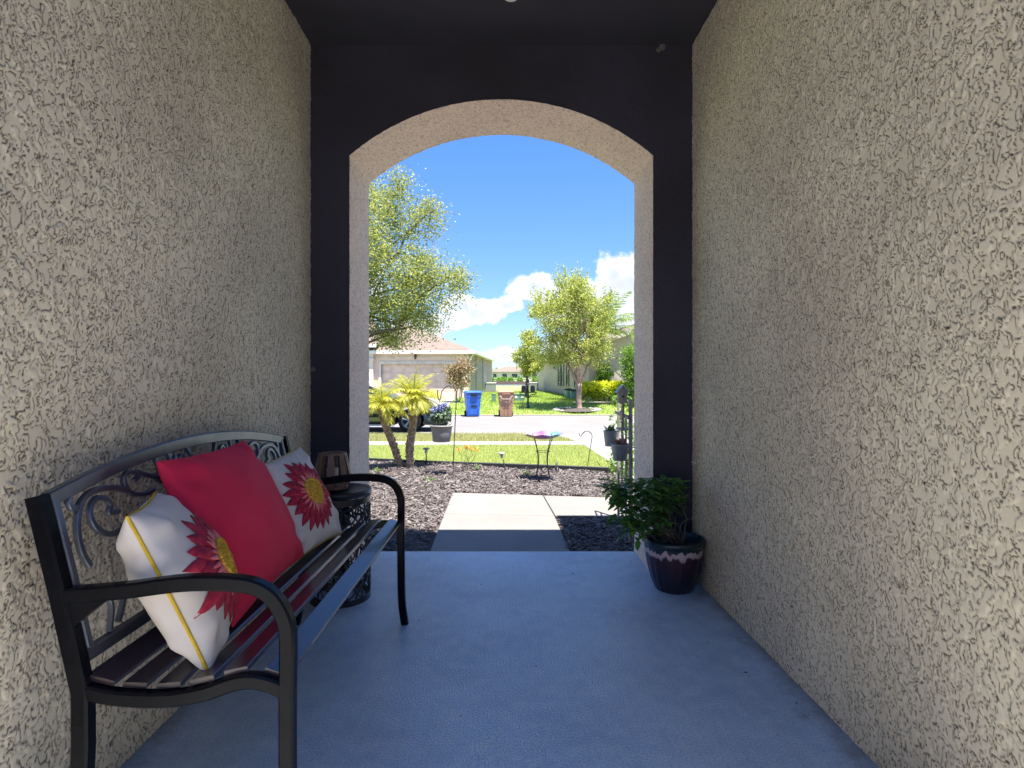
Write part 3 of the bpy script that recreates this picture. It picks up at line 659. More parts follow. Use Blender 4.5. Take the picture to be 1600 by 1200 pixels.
# ---- palms
def frond(r, o, az, el, L, droopk, nl, ll, lw, out, fold=.5):
    """arching frond: returns leaflet quads, appends rachis points"""
    pts = []; d = Vector((math.cos(az)*math.cos(el), math.sin(az)*math.cos(el), math.sin(el))); p = Vector(o); n = 12
    for i in range(n+1):
        pts.append(p.copy()); p = p+d*(L/n); d = (d+Vector((0, 0, -droopk/n))).normalized()
    out.append(pts); V_ = []
    for i in range(nl):
        t = .12+.88*i/nl; f = t*n; a = min(int(f), n-1); q = pts[a].lerp(pts[a+1], f-a); tan = (pts[a+1]-pts[a]).normalized(); side = tan.cross(Vector((0, 0, 1))).normalized(); up = side.cross(tan)
        for s in (-1, 1):
            ld = (tan*.75+side*s*(.9-.25*t)+up*(.25-fold*r.rand())+Vector((0, 0, -fold*.5))).normalized(); l = ll*(math.sin(math.pi*min(1, t*.85+.15))*.7+.35)*r.uniform(.85, 1.1); w = ld.cross(up).normalized()*lw/2
            m_ = q+ld*l*.45+Vector((0, 0, -.02*l)); e = q+ld*l+Vector((0, 0, -fold*.35*l)); V_ += [q, m_+w, e, m_-w]
    return V_
def palm(name, label, base, top, r0, r1, nf, L, nl, ll, lw, seed, m, bark, droopk=1.7, group=None, path=None, knobs=True):
    r = np.random.RandomState(seed); t = thing(name, label, 'palm tree', base, group=group); V_ = []; rach = []
    for i in range(nf):
        q = i/nf; az = i*2.39996+r.uniform(-.2, .2); el = R(80-72*q+r.uniform(-8, 8)); V_ += frond(r, top+Vector((0, 0, .0)), az, el, L*r.uniform(.8, 1.1), droopk*r.uniform(.8, 1.2), nl, ll, lw, rach)
    A = np.array([v[:] for v in V_]); npobj('crown', A, np.arange(len(A)).reshape(-1, 4), m, t)
    mb = MB()
    for p in rach: mb.tube(p, [r1*.16*(1-.75*i/12) for i in range(13)], 5)
    obj('frond_stalks', mb, m, t)
    mb = MB(); sp_ = smoothpath(path or [base, base.lerp(top, .5), top], 10); n = len(sp_)
    mb.tube(sp_, [r0+(r1-r0)*i/(n-1) for i in range(n)], 12)
    if knobs:
        for i in range(120):
            f = r.rand()*(n-2); a = int(f); c = sp_[a].lerp(sp_[a+1], f-a); an = i*2.4; rad = r0+(r1-r0)*f/n; d = Vector((math.cos(an), math.sin(an), 0))
            mb.tube([c+d*rad*.85, c+d*rad*1.25+Vector((0, 0, rad*.45))], [rad*.28, rad*.08], 5)
    obj('trunk', mb, M[bark], t); return t
b1 = P(628, 735, 7.5); b2 = P(641, 734, 7.45)
palm('pygmy_palm', 'small yellow green palm whose trunk leans left', b1, P(597, 638, 7.3), .045, .055, 34, .40, 30, .13, .0065, 41, M['palm'], 'palm_bark', 1.7, 'pygmy palms in the mulch bed', [b1, P(616, 700, 7.45), P(603, 665, 7.35), P(597, 638, 7.3)])
palm('pygmy_palm', 'fuller yellow green palm with an upright trunk', b2, P(646, 625, 7.5), .05, .055, 48, .46, 34, .14, .0065, 42, M['palm'], 'palm_bark', 1.6, 'pygmy palms in the mulch bed', [b2, P(640, 700, 7.45), P(645, 665, 7.5), P(646, 625, 7.5)])
qb = Vector((P(932, 0, 29.6).x, 29.6, g(29.6)))
palm('queen_palm', 'tall palm with drooping feathery fronds in front of the grey house roof', qb, P(937, 520, 29.6), .17, .14, 20, 2.6, 44, .75, .05, 43, M['queen'], 'trunk_bark', 1.2, knobs=False)

# ================================================================== FACING HOUSES
def quad(mb, a, b, c, d): mb.add([a, b, c, d], [(0, 1, 2, 3)])
def house_left():
    Y = 32.; zb = .1; t = thing('garage_house', 'pale pink house with a wide garage door and a pale green side wall', 'house', (-5.5, Y, zb))
    xr = (732-VX)/FP*Y; xl = -13.; ze = 2.87; Yr = 47.; xr2 = (769-VX)/FP*Yr
    dx0, dx1, dzt = (596-VX)/FP*Y, (722-VX)/FP*Y, CH-(569-VY)/FP*Y
    mb = MB()   # garage front with the door opening
    mb.bx(-7.45, dx0, Y, Y+.2, zb-.2, ze); mb.bx(dx1, xr, Y, Y+.2, zb-.2, ze); mb.bx(dx0, dx1, Y, Y+.2, dzt, ze); obj('front_wall', mb, M['pink_wall'], t)
    mb = MB(); quad(mb, (xr, Y+.001, zb-.3), (xr2, Yr, zb-.1), (xr2, Yr, ze+.1), (xr, Y+.001, ze)); quad(mb, (xr-.2, Y+.2, zb-.3), (xr2-.2, Yr, zb-.1), (xr2-.2, Yr, ze+.1), (xr-.2, Y+.2, ze)); o = obj('side_wall', mb, M['green_wall'], t, fixn=False); o['label'] = 'pale green side wall'
    mb = MB(); d_ = obj('garage_door', MB().bx(dx0, dx1, Y+.12, Y+.16, zb-.1, dzt), M['garage'], t)
    for i in range(1, 4): z = zb+(dzt-zb)*i/4; mb = MB(); mb.bx(dx0, dx1, Y+.112, Y+.12, z-.012, z+.012); obj('panel_seam', mb, M['grey_wall'], d_)
    mb = MB(); mb.bx(dx0-.16, dx0, Y-.05, Y+.12, zb-.1, dzt+.16); mb.bx(dx1, dx1+.16, Y-.05, Y+.12, zb-.1, dzt+.16); mb.bx(dx0, dx1, Y-.05, Y+.12, dzt, dzt+.16); obj('door_trim', mb, M['trim'], t)
    mb = MB(); mb.bx(-7.5, xr+.02, Y-.04, Y, ze-.42, ze-.30); obj('band', mb, M['trim'], t)
    # entry recess on the left with column and dark window
    mb = MB(); mb.bx(-13, -7.45, Y+1.2, Y+1.4, zb-.2, ze+.3); obj('front_wall', mb, M['pink_wall'], t)
    mb = MB(); mb.bx(-7.9, -7.45, Y-.3, Y+.1, zb-.2, ze+.05); mb.bx(-7.98, -7.38, Y-.36, Y+.0, ze-.55, ze-.42); obj('column', mb, M['trim'], t)
    mb = MB(); mb.bx(-9.6, -8.2, Y+1.14, Y+1.2, zb+.3, zb+2.2); w = obj('window', mb, M['glass'], t)
    mb = MB(); mb.bx(-9.7, -9.6, Y+1.1, Y+1.2, zb+.2, zb+2.3); mb.bx(-8.2, -8.1, Y+1.1, Y+1.2, zb+.2, zb+2.3); mb.bx(-9.6, -8.2, Y+1.1, Y+1.2, zb+2.2, zb+2.3); mb.bx(-9.6, -8.2, Y+1.1, Y+1.2, zb+.2, zb+.3); obj('frame', mb, M['white_paint'], w)
    # hip roof
    ov = .38; ex = xr+ov; ex2 = xr2+ov; zr = ze+2.15; xm = ex-5.0
    mb = MB(); th = .16
    A = (-7.9, Y-ov, ze); B = (ex, Y-ov, ze); Cc = (ex2, Yr+ov, ze+.1); D = (-11, Yr+ov, ze+.1); E = (xm, Y+4.4, zr); F = (xm, Yr-3.5, zr)
    quad(mb, A, B, E, (-7.9, Y+1.0, zr-1.6)); mb.add([B, Cc, F, E], [(0, 1, 2, 3)]); mb.add([Cc, D, F], [(0, 1, 2)])
    mb.add([(-13.5, Y-.6, ze+.35), (-7.2, Y-.6, ze+.35), (-8.8, Y+5, zr+.6), (-13.5, Y+5, zr+.6)], [(0, 1, 2, 3)]); mb.add([(-7.2, Y-.6, ze+.35), (-8.8, Y+5, zr+.6), (-7.2, Y+3, ze+.35)], [(0, 1, 2)])
    mb.add([A, E, F, D], [(0, 1, 2, 3)])
    obj('roof', mb, M['roof_tan'], t)
    mb = MB(); mb.tube([(-7.9, Y-ov, ze-.08), (ex, Y-ov, ze-.08)], 0, flat=(.04, .18), up=(0, 0, 1)); mb.tube([(ex, Y-ov, ze-.08), (ex2, Yr+ov, ze+.02)], 0, flat=(.05, .16), up=(0, 0, 1))
    obj('fascia', mb, M['white_paint'], t); mb = MB(); mb.tube([(-13.5, Y-.6, ze+.27), (-7.2, Y-.6, ze+.27)], 0, flat=(.04, .18), up=(0, 0, 1)); obj('fascia', mb, M['white_paint'], t)
    mb = MB(); quad(mb, (-7.9, Y-ov, ze-.1), (ex, Y-ov, ze-.1), (ex, Y+.02, ze-.1), (-7.9, Y+.02, ze-.1)); quad(mb, (xr-.1, Y-ov, ze-.11), (ex, Y-ov, ze-.11), (ex2, Yr, ze), (xr2-.1, Yr, ze)); obj('soffit', mb, M['trim'], t)
    for (ya, w_) in ((35.5, .10), (39.5, .10)):
        f = (ya-Y)/(Yr-Y); x = xr+(xr2-xr)*f; mb = MB(); mb.bx(x, x+.05, ya-.06, ya+.06, zb, ze-.1); obj('downspout', mb, M['teal'], t)
    mb = MB(); mb.tube([(ex-.03, Y-ov+.05, ze-.14), (xr+.06, Y+.1, ze-.5), (xr+.05, Y+.1, zb)], .045, 6); obj('downspout', mb, M['white_paint'], t)
    p = P(649, 558, Y-.12); mb = MB(); mb.lathe([(0, -.14), (.05, -.12), (.07, .06), (.09, .08), (.02, .16), (0, .2)], p, 10); mb.box(p+Vector((0, .08, .05)), (.05, .12, .05)); obj('wall_lamp', mb, M['black_metal'], t)
house_left()
def house_right():
    Y = 30.; Yf = 48.; xn = (920-VX)/FP*Y; xf = (840-VX)/FP*Yf; zb = .05; ze = 2.93
    t = thing('grey_house', 'grey stucco house with tall narrow side windows behind the street tree', 'house', (xn+3, Y, zb))
    a = Vector((xn, Y, 0)); b = Vector((xf, Yf, 0)); dr_ = (b-a).normalized(); nr = Vector((-dr_.y, dr_.x, 0)); rz = math.atan2(dr_.y, dr_.x)
    mb = MB(); quad(mb, (xn, Y, zb-.3), (xf, Yf, zb), (xf, Yf, ze), (xn, Y, ze)); o = obj('side_wall', mb, M['grey_wall'], t, fixn=False)
    mb = MB(); px = xn+4.6; zp = ze+1.75; mb.add([(xn, Y, zb-.3), (xn+9.5, Y, zb-.3), (xn+9.5, Y, ze), (px, Y, zp), (xn, Y, ze)], [(0, 1, 2, 3, 4)]); obj('front_wall', mb, M['grey_wall'], t, fixn=False); mb = MB(); mb.add([(xf, Yf, zb-.3), (xf+9.5, Yf, zb-.3), (xf+9.5, Yf, ze), (xf, Yf, ze)], [(0, 1, 2, 3)]); obj('rear_wall', mb, M['grey_wall'], t, fixn=False)
    mb = MB(); ov = .4
    e0 = Vector((xn, Y, ze-.1))-dr_*ov+nr*ov; e1 = Vector((xf, Yf, ze-.1))+dr_*ov+nr*ov; r0 = Vector((px, Y-ov, zp+.10)); r1 = Vector((px-1.6, Yf-4, zp+.10))
    quad(mb, e0, e1, r1, r0); quad(mb, r0, r1, (xf+10, Yf, ze-.1), (xn+9.9, Y-ov, ze-.1)); mb.add([e1, (xf+10, Yf, ze-.1), r1], [(0, 1, 2)])
    o = obj('roof', mb, M['roof_tan'], t); s_ = o.modifiers.new('thick', 'SOLIDIFY'); s_.thickness = .1; s_.offset = -1
    mb = MB(); up_ = Vector((0, 0, 1)); mb.tube([e0+Vector((-.03, -.03, -.06)), r0+Vector((0, -.03, -.1))], 0, flat=(.05, .2), up=(0, 0, 1)); mb.tube([e0+nr*.03+up_*-.06, e1+nr*.03+up_*-.06], 0, flat=(.06, .16), up=(0, 0, 1)); obj('fascia', mb, M['trim'], t)
    for (pxl, pxr, yt, yb) in ((866.5, 869.5, 567, 576), (873, 876.5, 567, 602), (878, 881.5, 566, 602), (886, 889.5, 566, 602), (899, 903, 565, 604)):
        # intersect view column with the wall plane
        def onwall(px_):
            u = (px_-VX)/FP; # x = u*y ; x = xn + (xf-xn)*(y-Y)/(Yf-Y)
            kx = (xf-xn)/(Yf-Y); y = (xn-kx*Y)/(u-kx); return Vector((u*y, y, 0))
        p0, p1 = onwall(pxl), onwall(pxr); c = (p0+p1)/2; zt = CH-(yt-VY)/FP*c.y; zz = CH-(yb-VY)/FP*c.y; w_ = (p1-p0).length
        rot = Matrix.Rotation(rz, 3, 'Z'); mb = MB(); mb.box(c+nr*.02+Vector((0, 0, (zt+zz)/2)), (w_, .04, zt-zz), rot); w = obj('window', mb, M['glass'], t)
        mb = MB(); mb.box(c+nr*.05+Vector((0, 0, zt+.022)), (w_+.08, .06, .05), rot); mb.box(c+nr*.05+Vector((0, 0, zz-.022)), (w_+.08, .06, .05), rot)
        for s in (-1, 1): mb.box(c+dr_*s*(w_/2+.02)+nr*.05+Vector((0, 0, (zt+zz)/2)), (.04, .06, zt-zz), rot)
        if zt-zz > .8: mb.box(c+nr*.05+Vector((0, 0, (zt+zz)/2)), (w_, .07, .06), rot)
        obj('frame', mb, M['ac'], w)
    fw = MB(); fw.bx(xn+2.6, xn+3.9, Y-.03, Y-.0, zb+.9, zb+2.2); w = obj('window', fw, M['glass'], t)
house_right()
def far_house(x0, x1, Y, zb, wall_m, roof_m, label, zt=2.9, hr=1.8):
    t = thing('far_house', label, 'house', ((x0+x1)/2, Y, zb), group='houses on the far bank'); mb = MB(); mb.bx(x0, x1, Y, Y+12, zb-.5, zb+zt); obj('wall', mb, wall_m, t)
    o_ = .6; mb = MB(); A, B, C_, D = (x0-o_, Y-o_, zb+zt), (x1+o_, Y-o_, zb+zt), (x1+o_, Y+12+o_, zb+zt), (x0-o_, Y+12+o_, zb+zt); E, F = (x0+5, Y+6, zb+zt+hr), (x1-5, Y+6, zb+zt+hr)
    quad(mb, A, B, F, E); quad(mb, C_, D, E, F); mb.add([A, E, D], [(0, 1, 2)]); mb.add([B, C_, F], [(0, 1, 2)]); quad(mb, A, B, C_, D); obj('roof', mb, roof_m, t)
    n = max(2, int((x1-x0)/2.6))
    for i in range(n):
        xx = x0+(x1-x0)*(i+.5)/n; w_ = .55+.35*((i*7) % 3)/2; mb = MB(); hh = 2.1 if i % 3 == 1 else 1.3
        mb.bx(xx-w_, xx+w_, Y-.06, Y, zb+2.35-hh, zb+2.35); w = obj('window', mb, M['glass'], t)
        mb = MB(); mb.bx(xx-w_-.12, xx+w_+.12, Y-.12, Y-.0, zb+2.35, zb+2.5); mb.bx(xx-w_-.12, xx+w_+.12, Y-.12, Y, zb+2.35-hh-.15, zb+2.35-hh)
        for s_ in (-1, 1): mb.bx(xx+s_*w_-.06+s_*.06, xx+s_*w_+.06+s_*.06, Y-.11, Y, zb+2.35-hh, zb+2.35)
        obj('frame', mb, M['white_paint'], w)
far_house(-4.2, 10.8, 168, 1.45, M['cream_wall'], M['roof_tan'], 'distant cream house with a pinkish roof across the lake, between the two near houses')
far_house(-22, -6.5, 172, 1.45, M['cream_wall'], M['roof_grey'], 'distant house across the lake with a grey roof, half behind the green wall')
far_house(1, 18, 188, 2.6, M['grey_wall'], M['roof_grey'], 'distant dark roofed house standing behind the pinkish roof', hr=1.9)
far_house(14, 34, 165, 1.45, M['cream_wall'], M['roof_tan'], 'distant cream house across the lake, hidden by the young tree')
for i, (px, w_) in enumerate(((782, 10), (766, 8), (797, 6), (836, 9), (812, 5))):
    Y = 156+i; bush('bank_shrub', ['rounded dark shrub on the far bank below the pinkish roof', 'shrub on the far bank beside the corner of the green wall', 'small shrub on the far bank right of the rounded one', 'low shrub on the far bank just left of the grey house', 'tiny shrub on the far bank behind the mailboxes'][i], 'shrub',
        [lob(px, 593, Y, w_*.6, 4), lob(px+w_*.4, 594, Y, w_*.4, 3)], M['shrub'], 22, 30, .3, .4, .25, 60+i, stem_base=(P(px, 0, Y).x, Y, g(Y)), group='shrubs on the far bank')
# distant wood as a low mass
r = np.random.RandomState(77); C, _ = crown_points([(x, 260+r.uniform(-6, 6), 3.+r.uniform(0, 2.2), 7, 5, 3.8) for x in np.arange(-160, 160, 7.5)], 1600, 20, .9, r, .4); V_, F_ = leaf_quads(C, 1.1, .8, r)
tag(npobj('far_wood', V_, F_, M['queen']), 'line of distant trees on the horizon beyond the far houses', 'trees', kind='stuff')

# ================================================================== STREET THINGS
def wheelie(name, label, px, Y, body_m, h, w, rz, lid_m=None, mark=0):
    base = Vector((P(px, 0, Y).x, Y, -.415)); t = thing(name, label, 'bin', base, rz, group='wheeled bins at the far kerb')
    def fr(z, wx, wy, oy=0): return [(-wx/2, -wy/2+oy, z), (wx/2, -wy/2+oy, z), (wx/2, wy/2+oy, z), (-wx/2, wy/2+oy, z)]
    mb = MB(); secs = [fr(.02, w*.76, w*.72), fr(h*.12, w*.78, w*.76), fr(h*.72, w*.93, w*.98, .02), fr(h*.74, w*.98, w*1.02, .02), fr(h*.90, w, w*1.06, .02)]
    vs = [p for s in secs for p in s]; fs = [(3, 2, 1, 0)]
    for i in range(len(secs)-1):
        for j in range(4): a = i*4+j; b = i*4+(j+1) % 4; fs.append((a, b, b+4, a+4))
    mb.add(vs, fs); obj('body', mb, body_m, t, world=False, bevel=.02)
    mb = MB(); vs = fr(h*.90, w*1.06, w*1.14, .02)+fr(h*.94, w*1.06, w*1.14, .02)+fr(h*.985, w*.8, w*.9, .04)
    mb.add(vs, [(3, 2, 1, 0)]+[(i*4+j, i*4+(j+1) % 4, i*4+(j+1) % 4+4, i*4+j+4) for i in range(2) for j in range(4)]+[(8, 9, 10, 11)]); lid = obj('lid', mb, lid_m or body_m, t, world=False, bevel=.012)
    mb = MB(); mb.bx(-w*.24, w*.24, -w*.60, -w*.50, h*.845, h*.885); obj('lid_lip', mb, M['dark_plastic'] if mark == 0 else body_m, lid, world=False)
    for s in (-1, 1):
        mb = MB(); mb.lathe([(.02, -.03), (.11, -.03), (.13, -.02), (.13, .02), (.11, .03), (.02, .03)], (0, 0, 0), 18, axis='y'); o = obj('wheel', mb, M['tyre'], t, world=False); o.location = (s*w*.42, w*.40, .13); o.rotation_euler = (0, 0, R(90))
    mb = MB(); mb.tube([(-w*.42, w*.62, h*.88), (w*.42, w*.62, h*.88)], .018, 8); mb.box((-w*.40, w*.56, h*.88), (.04, .12, .05)); mb.box((w*.40, w*.56, h*.88), (.04, .12, .05)); obj('handle', mb, body_m, t, world=False)
    # grab recess and moulded panel on the front
    mb = MB()
    def fp(x, z, o=.0): tt = (z-.02)/(h*.72); return (x, -(w*.72+(w*.98-w*.72)*tt)/2-.006-o+.02*tt, z)
    if mark == 0:
        for (x0, x1, z0, z1, o_) in ((-w*.16, w*.16, h*.46, h*.50, .012), (-w*.26, w*.26, h*.09, h*.13, .01), (-w*.30, -w*.25, h*.1, h*.42, .01), (w*.25, w*.30, h*.1, h*.42, .01)):
            mb = MB(); mb.add([fp(x0, z0, o_), fp(x1, z0, o_), fp(x1, z1, o_), fp(x0, z1, o_), fp(x0, z0, -.02), fp(x1, z0, -.02), fp(x1, z1, -.02), fp(x0, z1, -.02)], [(0, 1, 2, 3), (0, 4, 5, 1), (1, 5, 6, 2), (2, 6, 7, 3), (3, 7, 4, 0)]); obj('moulding', mb, M['bin_blue'], t, world=False)
        mb = MB(); x0, x1, z0, z1 = -w*.2, w*.2, h*.37, h*.42; mb.add([fp(x0, z0, .012), fp(x1, z0, .012), fp(x1, z1, .012), fp(x0, z1, .012), fp(x0, z0, -.02), fp(x1, z0, -.02), fp(x1, z1, -.02), fp(x0, z1, -.02)], [(0, 1, 2, 3), (0, 4, 5, 1), (1, 5, 6, 2), (2, 6, 7, 3), (3, 7, 4, 0)])
        obj('grip', mb, M['dark_plastic'], t, world=False); mb = MB(); x0, x1, z0, z1 = -w*.09, w*.09, h*.53, h*.56; mb.add([fp(x0, z0, .008), fp(x1, z0, .008), fp(x1, z1, .008), fp(x0, z1, .008)], [(0, 1, 2, 3)])
        obj('badge', mb, M['dark_plastic'], t, world=False); mb = MB(); x0, x1, z0, z1 = -w*.2, w*.2, h*.79, h*.83; mb.add([(x0, -w*.53, z0), (x1, -w*.53, z0), (x1, -w*.54, z1), (x0, -w*.54, z1)], [(0, 1, 2, 3)]); obj('grip', mb, M['dark_plastic'], t, world=False)
    else:
        # upper moulded trapezoid with ribs, small triangle mark and tall panel
        pl = MB(); y_ = -w*.53
        def seg(a, b, wd=.022):
            pl.tube([(a[0], y_, a[1]), (b[0], y_, b[1])], 0, flat=(.02, wd), up=(0, 0, 1) if abs(a[1]-b[1]) < .2 else (1, 0, 0))
        seg((-w*.40, h*.80), (-w*.24, h*.67)); seg((w*.40, h*.80), (w*.24, h*.67)); seg((-w*.24, h*.67), (w*.24, h*.67))
        obj('rim_moulding', pl, M['trim'], t, world=False)
        for i in range(6): pl = MB(); x = -w*.22+w*.44*i/5; seg((x, h*.69), (x, h*.75), .02); obj('rib', pl, M['trim'], t, world=False)
        q = MB(); q.add([fp(-.06, h*.58, .01), fp(0, h*.53, .01), fp(.06, h*.58, .01), fp(0, h*.565, .01)], [(0, 1, 2, 3)]); obj('mark', q, M['white_paint'], t, world=False, fixn=False)
        for (x0, x1, z0, z1) in ((-w*.13, -w*.10, .06, h*.42), (w*.10, w*.13, .06, h*.42), (-w*.13, w*.13, h*.38, h*.42), (-w*.2, w*.2, h*.335, h*.35)):
            mb.add([fp(x0, z0, .008), fp(x1, z0, .008), fp(x1, z1, .008), fp(x0, z1, .008), fp(x0, z0, -.02), fp(x1, z0, -.02), fp(x1, z1, -.02), fp(x0, z1, -.02)], [(0, 1, 2, 3), (0, 4, 5, 1), (1, 5, 6, 2), (2, 6, 7, 3), (3, 7, 4, 0)])
        obj('moulding', mb, M['wood'], t, world=False)
    return t
wheelie('recycling_bin', 'blue wheeled recycling bin at the kerb across the road', 738.5, 24.1, M['bin_blue'], 1.13, .66, R(14))
wheelie('wheeled_bin', 'terracotta brown wheeled bin at the kerb across the road', 790.5, 24.1, M['bin_brown'], 1.15, .68, R(2), mark=1)
# twin mailbox
def mailboxes():
    Y = 26.6; b = Vector((P(825, 0, Y).x, Y, g(Y))); t = thing('mailbox_post', 'dark ornamental post carrying two mailboxes side by side on the lawn', 'mailbox', b)
    mb = MB(); mb.tube([b, b+Vector((0, 0, 1.28))], .045, 10); mb.lathe([(.09, 0), (.09, .08), (.06, .12), (.05, .3)], b, 12); mb.ball(b+Vector((0, 0, 1.32)), .06, 10); obj('post', mb, M['black_metal'], t)
    mb = MB(); mb.box(b+Vector((0, 0, .76)), (.82, .10, .05))
    for s in (-1, 1): mb.tube(smoothpath([b+Vector((s*.05, 0, .5)), b+Vector((s*.16, 0, .64)), b+Vector((s*.34, 0, .66)), b+Vector((s*.40, 0, .74))], 5), .02, 6)
    obj('bracket', mb, M['black_metal'], t)
    for s in (-1, 1):
        mb = MB(); pts = [(-.1, 0), (.1, 0), (.1, .2), (.087, .25), (.05, .288), (0, .3), (-.05, .288), (-.087, .25), (-.1, .2)]; mb.prism([(x+b.x+s*.22, z+b.z+.79) for x, z in pts], Y-.25, Y+.22); o = obj('mailbox', mb, M['dark_plastic'], t)
        mb = MB(); mb.box(b+Vector((s*.22+.108, -.05, .98)), (.01, .16, .03)); obj('flag', mb, M['alloy'], o)
mailboxes()
# utility boxes, AC units, rain barrels
def ubox(name, label, px, pyb, Y, w, h, d, m, marks=False):
    b = Vector((P(px, 0, Y).x, Y, g(Y)-.02)); t = thing(name, label, 'utility box', b); mb = MB(); mb.box(b+Vector((0, 0, h*.44)), (w, d, h*.88)); obj('cabinet', mb, m, t, bevel=.015)
    mb = MB(); mb.box(b+Vector((0, 0, h*.94)), (w*1.05, d*1.08, h*.12)); obj('lid', mb, m, t, bevel=.015)
    if marks:
        mb = MB(); mb.box(b+Vector((-w*.32, -d/2-.006, h*.6)), (w*.22, .012, h*.28)); obj('label_plate', mb, M['white_paint'], t)
        mb = MB(); mb.box(b+Vector((w*.26, -d/2-.006, h*.58)), (w*.2, .012, h*.15)); obj('label_plate', mb, M['white_paint'], t)
ubox('transformer_box', 'low green transformer box with two white plates on the lawn right of the brown bin', 811.5, 0, 29.6, .56, .42, .45, M['util_green'], True)
ubox('cable_pedestal', 'narrow green cable pedestal on the lawn between the two bins', 771.5, 0, 29., .22, .46, .2, M['util_green'])
def ac_unit(px, Y, label, w=.86, h=.62):
    b = Vector((P(px, 0, Y).x, Y, g(Y))); t = thing('air_conditioner', label, 'air conditioner', b); mb = MB(); mb.box(b+Vector((0, 0, h/2+.05)), (w, w*.9, h-.02)); obj('casing', mb, M['ac'], t, bevel=.02)
    mb = MB(); mb.box(b+Vector((0, 0, h+.07)), (w*1.06, w*.96, .06)); obj('top_cover', mb, M['white_paint'], t, bevel=.015); mb = MB(); mb.box(b+Vector((0, 0, .03)), (w*1.15, w*1.05, .06)); obj('pad', mb, M['drive'], t)
ac_unit(766, 41.5, 'grey air conditioning unit with pale top beside the green side wall')
ac_unit(834, 44, 'dark small air conditioner at the far corner of the grey house', .7, .6)
def barrel(px, Y, label):
    b = Vector((P(px, 0, Y).x, Y, g(Y)-.02)); t = thing('round_bin', label, 'bin', b, group='pale round bins by the grey wall'); mb = MB(); mb.lathe([(0, 0), (.19, 0), (.2, .03), (.24, .46), (.25, .48), (0, .48)], b, 20); obj('body', mb, M['teal'], t)
    mb = MB(); mb.lathe([(0, .46), (.27, .46), (.27, .50), (.18, .56), (0, .58)], b, 20); obj('lid', mb, M['dark_plastic'], t)
barrel(888, 32.6, 'pale round bin with a dark lid by the grey wall, left of the pair'); barrel(897, 31.4, 'pale round bin by the grey wall, right one of the pair, nearest the tree trunk')

